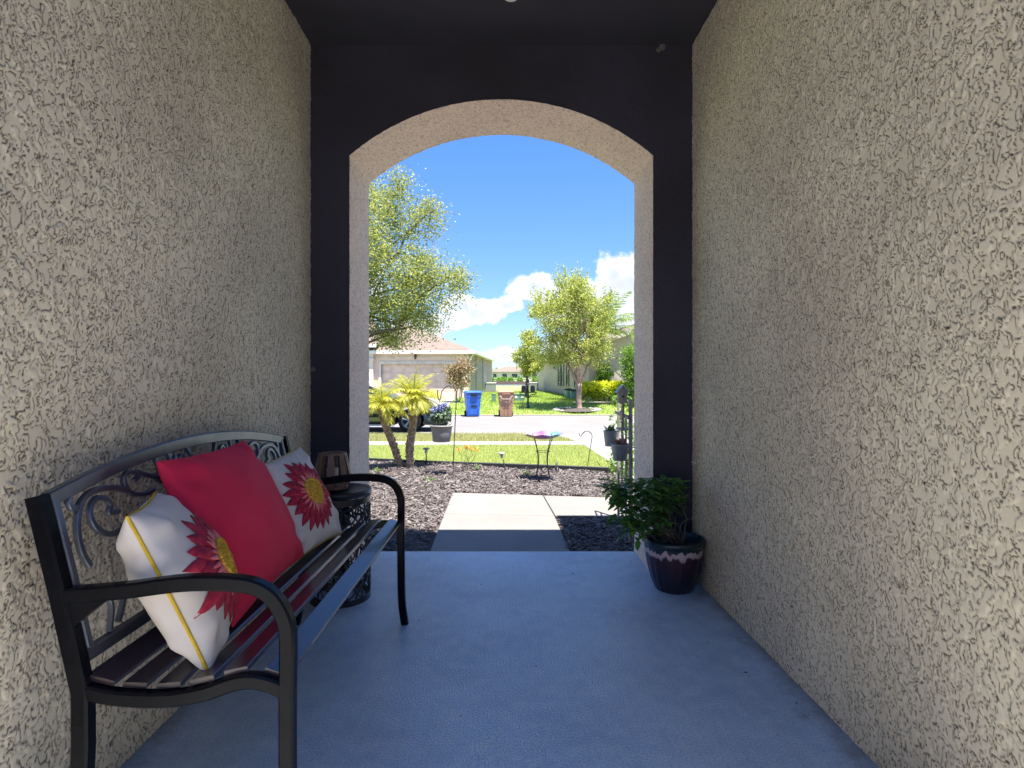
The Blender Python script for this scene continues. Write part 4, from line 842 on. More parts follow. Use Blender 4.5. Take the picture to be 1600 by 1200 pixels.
# ---- black parked car
def car():
    zc = -.415; X0 = -6.55; Yc = 17.3; t = thing('parked_car', 'black car parked along the near kerb behind the small palms', 'car', (X0+2.3, Yc, zc))
    Wd = .90; wx = (X0+4.60-.82-.02, X0+.85); wr = .35
    def archpts(cx): return [(cx+.41*math.cos(a), max(.20, .34+.41*math.sin(a))) for a in np.linspace(math.pi+.3, -.3, 15)]
    # side outline (x from rear to front), z above road
    top = [(0, .55), (.05, .86), (.25, 1.0), (.9, 1.03), (1.6, 1.0), (2.9, .93), (3.5, .86), (4.1, .76), (4.45, .64), (4.58, .48), (4.6, .30), (4.5, .20)]
    bot = []
    for cx in wx: bot += [(x-X0, z) for x, z in reversed(archpts(cx))]
    outline = top+bot+[(.12, .22)]
    mb = MB(); n = len(outline); ys = [(-1, .0), (-.93, .0), (.93, 0), (1, 0)]
    vs = []
    for (s, _) in ((-1, 0), (1, 0)):
        for (x, z) in outline: vs.append((X0+x, Yc+s*Wd*(1.-.10*max(0, (z-.6))/.4-.05*(abs(x-2.3)/2.3)**3), zc+z))
    mb.add(vs, [tuple(range(n)), tuple(range(2*n-1, n-1, -1))]+[(i, i+n, (i+1) % n+n, (i+1) % n) for i in range(n)]); obj('body', mb, M['car'], t, bevel=.04)
    gh = [(.55, 1.0), (1.15, 1.36), (1.7, 1.43), (2.35, 1.41), (2.8, 1.28), (3.35, .90)]
    mb = MB(); vs = []; n = len(gh)
    for s in (-1, 1):
        for (x, z) in gh: vs.append((X0+x, Yc+s*(Wd*.90-.24*(z-1.)/.42*1.0), zc+z))
    mb.add(vs, [tuple(range(n)), tuple(range(2*n-1, n-1, -1))]+[(i, i+n, (i+1) % n+n, (i+1) % n) for i in range(n)]); obj('cabin', mb, M['car'], t, bevel=.03)
    def sidequad(pts, off):
        v = []
        for s in (-1, 1): v.append([(X0+x, Yc+s*(Wd*.90-.24*(z-1.)/.42+off), zc+z) for x, z in pts])
        return v
    for pts in ([(.95, 1.05), (1.25, 1.33), (1.85, 1.375), (1.85, 1.04)], [(1.93, 1.04), (1.93, 1.375), (2.35, 1.355), (2.72, 1.23), (3.05, 1.0)]):
        for v in sidequad(pts, .006): mb = MB(); mb.add(v, [tuple(range(len(v)))]); obj('side_window', mb, M['glass'], t)
    mb = MB(); a = .10; mb.add([(X0+2.86, Yc-.56, zc+1.262), (X0+2.86, Yc+.56, zc+1.262), (X0+3.30, Yc+.72, zc+.945), (X0+3.30, Yc-.72, zc+.945)], [(0, 1, 2, 3)]); obj('windscreen', mb, M['glass'], t)
    for s in (-1, 1):
        mb = MB(); mb.add([(X0+4.15, Yc+s*Wd*.885, zc+.66), (X0+4.42, Yc+s*Wd*.80, zc+.60), (X0+4.55, Yc+s*.62, zc+.56), (X0+4.56, Yc+s*.60, zc+.50), (X0+4.40, Yc+s*Wd*.86, zc+.52)], [(0, 1, 2, 3, 4)]); mb2 = obj('headlight', mb, M['lamp_lens'], t)
        so = mb2.modifiers.new('s', 'SOLIDIFY'); so.thickness = .05; so.offset = 0
        mb = MB(); mb.bx(X0+1.5, X0+3.3, Yc+s*Wd*.985-.01, Yc+s*Wd*.985+.02, zc+.19, zc+.235); obj('sill_trim', mb, M['alloy'], t)
        mb = MB(); mb.box((X0+2.98, Yc+s*.93, zc+1.02), (.18, .16, .11)); obj('wing_mirror', mb, M['car'], t, bevel=.03)
    for cx in wx:
        for s in (-1, 1):
            c = (cx, Yc+s*(Wd-.12), zc+.345); mb = MB(); mb.lathe([(.24, -.10), (.32, -.105), (.342, -.07), (.345, 0), (.342, .07), (.32, .105), (.24, .10)], c, 36, axis='y'); w = obj('wheel', mb, M['tyre'], t)
            mb = MB(); mb.lathe([(.25, -.10), (.262, -.085), (.25, -.06), (.20, -.02), (.20, .06), (.25, .10)], c, 36, axis='y')
            for q in range(5):
                a = 2*math.pi*q/5+.3
                for da in (-.13, .13):
                    mb.tube([(c[0]+.05*math.cos(a), c[1]+s*.075, c[2]+.05*math.sin(a)), (c[0]+.25*math.cos(a+da), c[1]+s*.088, c[2]+.25*math.sin(a+da))], 0, flat=(.03, .022), up=(0, 1, 0))
            mb.lathe([(0, s*.095), (.05, s*.09), (.06, s*.06), (.06, 0)], c, 16, axis='y'); obj('rim', mb, M['alloy'], w)
            mb = MB(); mb.lathe([(.0, s*.02), (.20, s*.02)], c, 24, axis='y'); obj('brake_disc', mb, M['dark_plastic'], w)
car()

# ================================================================== THINGS IN THE MULCH BED
def shepherd(name, label, base, topr, arc_pts_, rr=.006):
    pts = [base-Vector((0, 0, .05)), base.lerp(topr, .5), topr]+arc_pts_; mb = MB(); mb.tube(smoothpath(pts, 7), rr, 7); f = MB(); 
    o = obj(name, mb, M['black_metal']); return tag(o, label, 'garden hook', 'shepherd hooks in the mulch bed')
Y = 6.95; b = P(707, 745, Y)
shepherd('shepherd_hook', 'tall black garden hook with the grey hanging pot on it', b, P(713, 625, Y), [P(713.5, 614, Y), P(709, 606, Y), P(702, 603, Y), P(695, 606, Y), P(690, 613, Y), P(688.5, 622, Y), P(686, 625, Y), P(684, 618, Y), P(683.5, 609, Y)])
Y = 7.5
shepherd('shepherd_hook', 'empty thin garden hook standing right of the glass bird bath', P(916.5, 735, Y), P(924, 690, Y), [P(925, 680, Y), P(921, 675, Y), P(915, 674, Y), P(911, 677, Y), P(908, 681, Y), P(906, 681, Y), P(905, 677, Y)], .005)
def hanging_pot():
    Y = 6.95; c = P(690, 690, Y); zt = P(0, 664, Y).z; s = Y/FP; t = thing('hanging_pot', 'grey round hanging pot with blue flowers on the tall hook', 'plant pot', c); h = zt-c.z
    mb = MB(); mb.lathe([(0, 0), (13*s, 0), (13.5*s, .006), (15.5*s, h*.6), (16.5*s, h*.88), (18*s, h*.9), (18.2*s, h), (16.6*s, h), (15.8*s, h*.9), (0, h*.88)], c, 32); obj('pot', mb, M['pot_grey'], t)
    mb = MB(); mb.lathe([(0, h*.93), (15.9*s, h*.90)], c, 24); obj('soil', mb, M['dirt'], t)
    mb = MB(); hk = P(687, 624, Y)
    for a in (.3, 2.4, 4.5): mb.tube([Vector(c)+Vector((17*s*math.cos(a), 17*s*math.sin(a), h*.98)), hk], .0018, 5)
    obj('hanger_wire', mb, M['black_metal'], t)
    r = np.random.RandomState(4); C, _ = crown_points([lob(690, 655, Y, 15, 10), lob(697, 645, Y, 9, 9), lob(684, 650, Y, 9, 8)], 60, 16, .02, r, .3); V_, F_ = leaf_quads(C, .045, .022, r, .3); npobj('foliage', V_, F_, M['succulent'], t)
    C, _ = crown_points([lob(684, 640, Y, 8, 7), lob(692, 637, Y, 7, 6), lob(679, 652, Y, 6, 7)], 26, 14, .012, r, .3); V_, F_ = leaf_quads(C, .034, .03, r, .3); npobj('flowers', V_, F_, M['flowers'], t)
hanging_pot()
def birdbath():
    Y = 6.62; s = Y/FP; c = P(848, 750, Y); t = thing('bird_bath', 'pastel glass bird bath bowl on four curved thin metal legs', 'bird bath', c)
    m = bpy.data.materials.new('painted_glass'); m.use_nodes = True; k = NT(m.node_tree); bs = m.node_tree.nodes['Principled BSDF']; bs.inputs['Roughness'].default_value = .15
    tcx = k.new('ShaderNodeTexCoord'); sx = k.new('ShaderNodeSeparateXYZ'); k.link(tcx.outputs['Object'], sx.inputs[0]); rp = k.new('ShaderNodeValToRGB')
    k.link(k.maprange(sx.outputs[0], -.24, .24, smooth=False), rp.inputs[0]); el = rp.color_ramp.elements; el[0].color = (.34, .33, .20, 1); el[1].color = (.08, .19, .38, 1)
    for p_, cc in ((.3, (.38, .24, .28)), (.5, (.27, .09, .33)), (.72, (.20, .32, .40))): e = el.new(p_); e.color = (*cc, 1)
    k.link(rp.outputs[0], bs.inputs['Base Color']); bs.inputs['Alpha'].default_value = .93
    zc_ = P(0, 686, Y).z; Rm = 30.5*s; mb = MB(); n = 72; profp = [(.0, 0.0), (.3, .004), (.6, .018), (.82, .040), (1., .066)]; vs = []; fs = []
    for i, (f, z) in enumerate(profp):
        for j in range(n):
            q = 2*math.pi*j/n; wv = 1+.045*math.cos(8*q)*f**3; vs.append((c.x+Rm*f*wv*math.cos(q), c.y+Rm*f*wv*math.sin(q), zc_+z+.007*math.cos(8*q+.6)*f**4))
    for i in range(len(profp)-1):
        for j in range(n): a = i*n+j; b2_ = i*n+(j+1) % n; fs.append((a, b2_, b2_+n, a+n))
    mb.add(vs, fs, True); o = obj('bowl', mb, m, t); so = o.modifiers.new('s', 'SOLIDIFY'); so.thickness = .006; so.offset = 0
    zt = zc_+.045; zb_ = c.z
    for kx, a in enumerate((.75, 2.35, 3.93, 5.5)):
        d = Vector((math.cos(a), math.sin(a), 0)); prof_ = [(.165, zt+.012), (.150, zt-.02), (.105, zb_+.40), (.075, zb_+.27), (.085, zb_+.14), (.115, zb_+.03), (.15, zb_-.05)]
        mb = MB(); mb.tube(smoothpath([Vector((c.x, c.y, 0))+d*rr+Vector((0, 0, z)) for rr, z in prof_], 6), .0052, 8); obj('leg', mb, M['black_metal'], t)
    mb = MB(); mb.tube([(c.x+.084*math.cos(a), c.y+.084*math.sin(a), zb_+.34) for a in np.linspace(0, 2*math.pi, 25)], .003, 6); obj('ring', mb, M['black_metal'], t)
birdbath()
def pathlight(px, pyt, pyb, Y, label, cap=True, lean=0):
    b = P(px+lean, pyb, Y); tp = P(px, pyt, Y); t = thing('path_light', label, 'path light', b, group='solar path lights'); mb = MB(); up = (tp-b); mb.tube([b-up*.2, b+up*(.62 if cap else .98)], .008 if cap else .013, 8); obj('stake', mb, M['dark_plastic'], t)
    if cap:
        mb = MB(); mb.lathe([(.012, -.075), (.016, -.07), (.024, -.02), (.022, -.015), (0, -.015)], tp, 14); obj('lens', mb, M['lamp_lens'], t)
        mb = MB(); mb.lathe([(.046, -.018), (.050, -.012), (.030, .004), (0, .008)], tp, 18); obj('cap', mb, M['pot_grey'], t)
pathlight(666, 700, 724, 7.7, 'small solar path light just right of the upright palm trunk'); pathlight(784, 707, 737, 7.3, 'small tilted solar path light left of the bird bath', lean=6); pathlight(870, 722, 739, 7.3, 'black path light stake that has lost its cap, right of the bird bath', False, lean=-2)
def croton():
    Y = 7.2; b = P(725, 738, Y); t = thing('croton_plant', 'small orange and yellow leaved plant on bare stems in the mulch', 'plant', b); r = np.random.RandomState(12); V_ = []; mb = MB()
    tips = [P(718, 705, Y), P(728, 703, Y), P(736, 704, Y), P(745, 706, Y), P(732, 700, Y)]
    for tp in tips:
        tp = tp+Vector((0, r.uniform(-.05, .05), 0)); branch(mb, b, tp, .004, .0025, r, .1)
        for i in range(11):
            az = r.uniform(0, 6.28); el = r.uniform(.1, 1.1); d = Vector((math.cos(az)*math.cos(el), math.sin(az)*math.cos(el), math.sin(el))); s_ = d.cross(Vector((0, 0, 1))).normalized()*.008; L = r.uniform(.05, .10)
            p0 = tp; p1 = tp+d*L*.5+Vector((0, 0, .01)); p2 = tp+d*L; V_ += [p0, p1+s_, p2, p1-s_]
    obj('stem', mb, M['oak_bark'], t); A = np.array([v[:] for v in V_]); npobj('leaves', A, np.arange(len(A)).reshape(-1, 4), M['croton'], t)
croton()
for (px, py, Y, lab) in ((672, 757, 6.4, 'tiny green weed in the mulch left of the hook pole'), (590, 745, 7., 'tiny green weed at the foot of the left jamb'), (822, 742, 7.0, 'small dry twiggy weed by the edging left of the bird bath'), (745, 735, 7.3, 'little green sprout in the mulch right of the orange plant')):
    c = P(px, py, Y); bush('weed', lab, 'plant', [(c.x, c.y, mulch_h(c.x, c.y)+.035, .05, .05, .03)], M['shrub'], 10, 6, .012, .03, .012, int(px), stem_base=(c.x, c.y, mulch_h(c.x, c.y)), group='weeds in the mulch')

# ---- wooden plant stand with buckets and bird house
def stand():
    t = thing('plant_stand', 'weathered wooden ladder stand for pots just outside the right jamb', 'plant stand', (.94, 4.3, -.12))
    A = Vector((.925, 4.05, -.13)); B = Vector((.975, 4.72, -.13)); d = (B-A).normalized()
    for (f, ztop, w_) in ((0, .93, .036), (.34, .80, .018), (.68, .86, .018), (1, .92, .026)):
        p = A.lerp(B, f); mb = MB(); mb.box((p.x, p.y, (ztop-.13)/2), (w_*.7, w_, ztop+.13), Matrix.Rotation(math.atan2(d.y, d.x)-math.pi/2, 3, 'Z')); o = obj('slat' if 0 < f < 1 else 'post', mb, M['grey_wood'], t, bevel=.002)
    for z in (.12, .55, .80):
        mb = MB(); mb.tube([A-d*.03+Vector((-.022, 0, z+.13)), B+d*.03+Vector((-.022, 0, z+.13))], 0, flat=(.010, .03), up=(0, 0, 1)); obj('rail', mb, M['grey_wood'], t)
    mb = MB(); mb.box((.905, 4.20, .70), (.08, .16, .012)); obj('shelf', mb, M['grey_wood'], t)
    mb = MB(); mb.box((.893, 4.16, .80), (.018, .018, .192)); obj('stem', mb, M['grey_wood'], t)
stand()
def bucket(px, pyt, pyb, Y, wt, wb, label, lm, seed, tilt=0):
    c = P(px, pyb, Y); zt = P(0, pyt, Y).z; s = Y/FP; h = zt-c.z; t = thing('zinc_bucket', label, 'plant pot', c, group='zinc buckets on the plant stand')
    mb = MB(); mb.lathe([(0, 0), (wb*s/2, 0), (wt*s/2*.985, h*.93), (wt*s/2*1.03, h*.95), (wt*s/2*1.03, h), (wt*s/2*.95, h), (wt*s/2*.93, h*.9), (0, h*.88)], c, 28); obj('pot', mb, M['zinc'], t)
    mb = MB(); mb.tube([(c.x+wt*s/2*1.0, c.y, c.z+h*.93), (c.x+wt*s/2+.03, c.y, c.z+h+.01), (c.x+wt*s/2+.035, c.y, c.z+h-.03)], .003, 6); obj('hanger', mb, M['black_metal'], t)
    r = np.random.RandomState(seed); V_ = []
    for i in range(46):
        az = r.uniform(0, 6.28); el = r.uniform(-.1, 1.3); p0 = Vector((c.x+r.uniform(-.3, .3)*wt*s, c.y+r.uniform(-.3, .3)*wt*s, c.z+h*.95)); d = Vector((math.cos(az)*math.cos(el), math.sin(az)*math.cos(el), math.sin(el))); L = r.uniform(.035, .07); w_ = d.cross(Vector((0.1, 0, 1))).normalized()*.011
        V_ += [p0, p0+d*L*.6+w_, p0+d*L, p0+d*L*.6-w_]
    A = np.array([v[:] for v in V_]); npobj('plant', A, np.arange(len(A)).reshape(-1, 4), lm, t)
bucket(954, 673, 697, 4.35, 22, 17, 'upper zinc bucket with a green succulent on the plant stand', M['succulent'], 3)
bucket(969, 694, 719, 4.12, 29, 21, 'lower and larger zinc bucket with a pinkish plant on the plant stand', M['pink_fl'], 5)
def birdhouse():
    b = Vector((.888, 4.16, .898)); t = thing('bird_house', 'small weathered bird house on top of the wooden plant stand', 'bird house', b)
    mb = MB(); mb.prism([(b.x-.030, b.z+.012), (b.x+.030, b.z+.012), (b.x+.030, b.z+.090), (b.x, b.z+.125), (b.x-.030, b.z+.090)], b.y-.032, b.y+.032); obj('box', mb, M['grey_wood'], t)
    for s_ in (-1, 1): mb = MB(); mb.tube([(b.x+s_*.045, b.y, b.z+.079), (b.x+s_*.001, b.y, b.z+.133)], 0, flat=(.084, .008), up=(-s_, 0, 1)); obj('roof', mb, M['zinc'], t)
    mb = MB(); mb.lathe([(0, -.035), (.009, -.035), (.009, -.030)], (b.x, b.y, b.z+.05), 14, axis='y'); obj('entrance_hole', mb, M['dark_plastic'], t)
    mb = MB(); mb.bx(b.x-.03, b.x+.045, b.y-.042, b.y+.042, b.z+.0, b.z+.012); obj('base', mb, M['grey_wood'], t)
birdhouse()

# ================================================================== POTTED PLANT inside on the right
def potplant():
    c = Vector((.868, 2.84, 0)); t = thing('potted_plant', 'leafy green plant in a glazed fluted pot against the right wall', 'potted plant', c); h = .262; fl = lambda q, z: 1+.018*math.cos(20*q)*(1 if z < h*.86 else 0)
    m = bpy.data.materials.new('drip_glaze'); m.use_nodes = True; k = NT(m.node_tree); bs = m.node_tree.nodes['Principled BSDF']; bs.inputs['Roughness'].default_value = .3; bs.inputs['Coat Weight'].default_value = .25
    tc = k.new('ShaderNodeTexCoord'); sx = k.new('ShaderNodeSeparateXYZ'); k.link(tc.outputs['Object'], sx.inputs[0]); mp = k.new('ShaderNodeMapping'); mp.inputs['Scale'].default_value = (34, 34, 6); k.link(tc.outputs['Object'], mp.inputs[0])
    n = k.new('ShaderNodeTexNoise'); n.inputs['Scale'].default_value = 1; n.inputs['Detail'].default_value = 3; k.link(mp.outputs[0], n.inputs['Vector'])
    zz = k.math('ADD', sx.outputs[2], k.math('MULTIPLY', k.math('SUBTRACT', n.outputs[0], .5), .10))
    body = k.mix(k.maprange(sx.outputs[2], .05, .17), (.014, .009, .024), (.034, .009, .017))
    band = k.mix(k.maprange(zz, .178, .192), body, (.46, .34, .36)); colr = k.mix(k.maprange(zz, .210, .216), band, (.008, .022, .028)); k.link(colr, bs.inputs['Base Color'])
    mb = MB(); mb.lathe([(0, 0), (.088, 0), (.094, .006), (.112, .05), (.128, .11), (.139, .17), (.146, h*.86), (.146, h*.9), (.155, h*.915), (.157, h*.97), (.150, h), (.140, h*.99), (.136, h*.9), (0, h*.88)], c, 80, wob=fl); obj('pot', mb, m, t)
    mb = MB(); mb.lathe([(0, h*.90), (.135, h*.885)], c, 24); obj('soil', mb, M['dirt'], t)
    r = np.random.RandomState(15); V_ = []; F_ = []; mb = MB(); s = 2.82/FP
    lobes = [lob(1010, 790, 2.80, 42, 40, .10), lob(985, 775, 2.78, 30, 26, .09), lob(1040, 775, 2.86, 26, 34, .08), lob(1000, 820, 2.78, 30, 24, .08), lob(968, 800, 2.76, 16, 22, .06), lob(1030, 820, 2.84, 26, 22, .07), lob(1015, 760, 2.84, 36, 18, .08), lob(960, 762, 2.80, 14, 12, .05), lob(1056, 758, 2.84, 12, 20, .05)]
    for l in lobes:
        nb = max(8, int(52*(l[3]*l[5])/(.13*.13)))
        for i in range(nb):
            v = r.normal(size=3); v /= np.linalg.norm(v); v *= r.uniform(.3, 1.)**.5; tip = Vector((l[0]+v[0]*l[3], l[1]+v[1]*l[4], l[2]+v[2]*l[5])); tip.x = min(tip.x, XR-.03); tip.y = min(tip.y, YF-.03)
            if r.rand() < .16: branch(mb, (c.x+r.uniform(-.05, .05), c.y+r.uniform(-.05, .05), .23), tip, .0035, .0015, r, .10)
            for q in range(r.randint(3, 6)):
                az = r.uniform(0, 6.28); el = r.uniform(-.6, .6); d = Vector((math.cos(az)*math.cos(el), math.sin(az)*math.cos(el), math.sin(el))); sd = d.cross(Vector((0, 0, 1))).normalized(); up = sd.cross(d); L = r.uniform(.035, .065); w_ = L*.24
                p0 = tip+Vector(r.normal(size=3))*.008; o = len(V_)
                P_ = [p0, p0+d*L*.35+sd*w_+up*.004, p0+d*L*.7+sd*w_*.75-up*.002, p0+d*L-up*.010, p0+d*L*.7-sd*w_*.75-up*.002, p0+d*L*.35-sd*w_+up*.004, p0+d*L*.35-up*.003, p0+d*L*.7-up*.008]
                V_ += P_; F_ += [(o, o+1, o+6, o+6), (o+1, o+2, o+7, o+6), (o+2, o+3, o+7, o+7), (o, o+6, o+5, o+5), (o+6, o+7, o+4, o+5), (o+7, o+3, o+4, o+4)]
    mm = MB(); mm.v = [tuple(v) for v in V_]; mm.f = [tuple(dict.fromkeys(f)) for f in F_]; mm.s = [True]*len(F_); obj('foliage', mm, M['potleaf'], t, fixn=False); obj('stem', mb, M['oak_bark'], t)
    mb = MB(); mb.tube(smoothpath([(c.x+.06, 2.86, .23), (c.x+.05, 2.88, .31), (c.x+.10, 2.88, .345), (c.x+.135, 2.86, .30), (c.x+.12, 2.85, .26)], 6), .0011, 6); obj('support_hoop', mb, M['pot_grey'], t)
potplant()

# ================================================================== BENCH
Y1, Y2 = 1.148, 2.418; YM = (Y1+Y2)/2
def bz(px, py): return ((px-VX)/756., CH-(py-VY)/756.)
bench = thing('garden_bench', 'black metal bench with curled scroll back against the left wall', 'bench', (-.68, YM, 0))
def xback(z): return np.interp(z, [0, .12, .254, .412, .617, .816, .9], [-.905, -.88, -.868, -.869, -.915, -.964, -.984])
for yc in (Y1, Y2):
    zs = [0.0, .10, .20, .30, .412, .5, .617, .72, .816]; mb = MB(); mb.tube([(xback(z), yc, z) for z in zs], 0, flat=(.032, .036), up=(1, 0, 0)); obj('leg', mb, M['bench_metal'], bench)
    # front leg runs up into the armrest
    pts = [(-.430, 0.0), (-.443, .10), (-.446, .25), (-.446, .42), (-.445, .52), (-.452, .565), (-.475, .605), (-.51, .628), (-.56, .637), (-.66, .637), (-.78, .622), (-.90, .612)]
    sp_ = smoothpath([(x, yc, z) for x, z in pts], 5); ks = [i for i, p in enumerate(sp_) if p.z <= .50 and p.x > -.5][-1]; mb = MB(); mb.tube(sp_[:ks+1], 0, flat=(.031, .028), up=(0, 1, 0), cap=False); obj('leg', mb, M['bench_metal'], bench)
    mb = MB(); mb.tube(sp_[ks-1:], 0, flat=(.0316, .0286), up=(0, 1, 0)); mb.add([(-.905, yc-.010, .60), (-.905, yc-.010, .53), (-.80, yc-.010, .618), (-.905, yc+.010, .60), (-.905, yc+.010, .53), (-.80, yc+.010, .618)], [(0, 1, 2), (5, 4, 3), (0, 3, 4, 1), (1, 4, 5, 2)]); obj('armrest', mb, M['bench_metal'], bench)
    mb = MB(); pts = [(-.864, .415), (-.80, .402), (-.70, .398), (-.62, .410), (-.56, .430), (-.52, .436), (-.48, .428), (-.452, .415)]; mb.tube(smoothpath([(x, yc, z) for x, z in pts], 5), 0, flat=(.030, .027), up=(0, 1, 0)); obj('seat_rail', mb, M['bench_metal'], bench)
# seat slats lie on the curved side rails
sl = [(-.838, .424, .062), (-.765, .416, .050), (-.695, .414, .050), (-.625, .425, .050), (-.555, .446, .050), (-.472, .440, .052)]
for i, (x, z, w_) in enumerate(sl):
    x2 = x+.01; zz = np.interp([x-.02, x+.02], [-.87, -.80, -.70, -.62, -.56, -.52, -.48, -.44], [.436, .42, .416, .428, .448, .454, .446, .430]); a = math.atan2(zz[1]-zz[0], .04)
    mb = MB(); mb.tube([(x, Y1+.004, float(zz.mean())+.004), (x, Y2-.004, float(zz.mean())+.004)], 0, flat=(w_, .012), up=(-math.sin(a), 0, math.cos(a))); obj('seat_slat', mb, M['slat'], bench)
# back frame: arched top rail, stiles and lower rail
def backp(y, z, off=0.): return Vector((float(xback(z))+off, y, z))
def ztop(y): t_ = (y-YM)/(Y2-Y1)*2; return .812+.070*(1-t_*t_)
mb = MB(); ys = np.linspace(Y1+.018, Y2-.018, 25); mb.tube([backp(y, ztop(y)-.014) for y in ys], 0, flat=(.034, .020), up=(1, 0, .0)); obj('back_rail', mb, M['bench_back'], bench)
mb = MB(); mb.tube([backp(Y1+.01, .475), backp(Y2-.01, .475)], 0, flat=(.030, .02), up=(1, 0, 0)); obj('back_rail', mb, M['bench_back'], bench)
for yc in (Y1+.034, Y2-.034): mb = MB(); mb.tube([backp(yc, .47), backp(yc, .64), backp(yc, .80)], 0, flat=(.018, .02), up=(1, 0, 0)); obj('back_stile', mb, M['bench_back'], bench)
# scroll work
mb = MB()
def sc(pts, w_=.013):
    for m_ in (0, 1):
        q = [backp(2*YM-y if m_ else y, z, .0) for y, z in pts]; mb.tube(smoothpath(q, 7), 0, flat=(w_, .012), up=(1, 0, 0))
def bp2(px, py):
    z = .7
    for _ in range(4): Yv = FP*(-float(xback(z)))/(VX-px); z = CH-(py-VY)/FP*Yv
    return (Yv, z)
sc([bp2(109, 776), bp2(107, 785), bp2(112, 794), bp2(121, 792), bp2(127, 782), bp2(140, 770), bp2(160, 763), bp2(180, 762), bp2(198, 766)], .014)
sc([bp2(127, 782), bp2(121, 805), bp2(121, 835), bp2(127, 862), bp2(140, 885)], .014)
def spiral(cy, cz, r0, r1, a0, turns, n=22): return [(cy+(r0+(r1-r0)*i/n)*math.cos(a0+turns*2*math.pi*i/n), cz+(r0+(r1-r0)*i/n)*math.sin(a0+turns*2*math.pi*i/n)) for i in range(n+1)]
sc([bp2(185, 799), bp2(170, 801), bp2(172, 790), bp2(165, 780), bp2(152, 778), bp2(142, 788), bp2(140, 805), bp2(148, 823), bp2(163, 833), bp2(180, 833), bp2(200, 820)], .013)
sc([bp2(198, 766), bp2(208, 772), bp2(225, 772), bp2(240, 765)], .012)
sc([bp2(208, 752), bp2(212, 748), bp2(217, 742), bp2(210, 738), bp2(200, 738), bp2(193, 745), bp2(194, 756), bp2(200, 766)], .012)
sc([bp2(212, 737), bp2(228, 742), bp2(248, 745), bp2(270, 735)], .012)
for (cy, cz, r0, a0) in ((1.56, .80, .035, 3.1), (1.66, .82, .030, 2.6), (1.50, .66, .06, 1.), (1.62, .70, .06, 4.), (1.42, .58, .05, 2.), (1.58, .56, .05, .5), (1.70, .60, .05, 3.5)): sc(spiral(cy, cz, r0, r0*.25, a0, 1.1), .010)
sc([(1.54, .84), (1.56, .80), (1.60, .775), (1.66, .77), (1.72, .80), (YM, .81)], .010); sc([(1.60, .865), (1.605, .83), (1.62, .80)], .008); sc([(1.70, .875), (1.70, .85), (1.72, .82)], .008)
sc([(1.28, .50), (1.34, .56), (1.42, .52), (1.5, .49)], .012); sc([(YM, .49), (1.70, .55), (1.66, .64), (1.70, .72), (YM, .76)], .012); sc([(1.23, .6), (1.27, .55), (1.25, .49)], .010)
obj('scroll_panel', mb, M['bench_back'], bench)

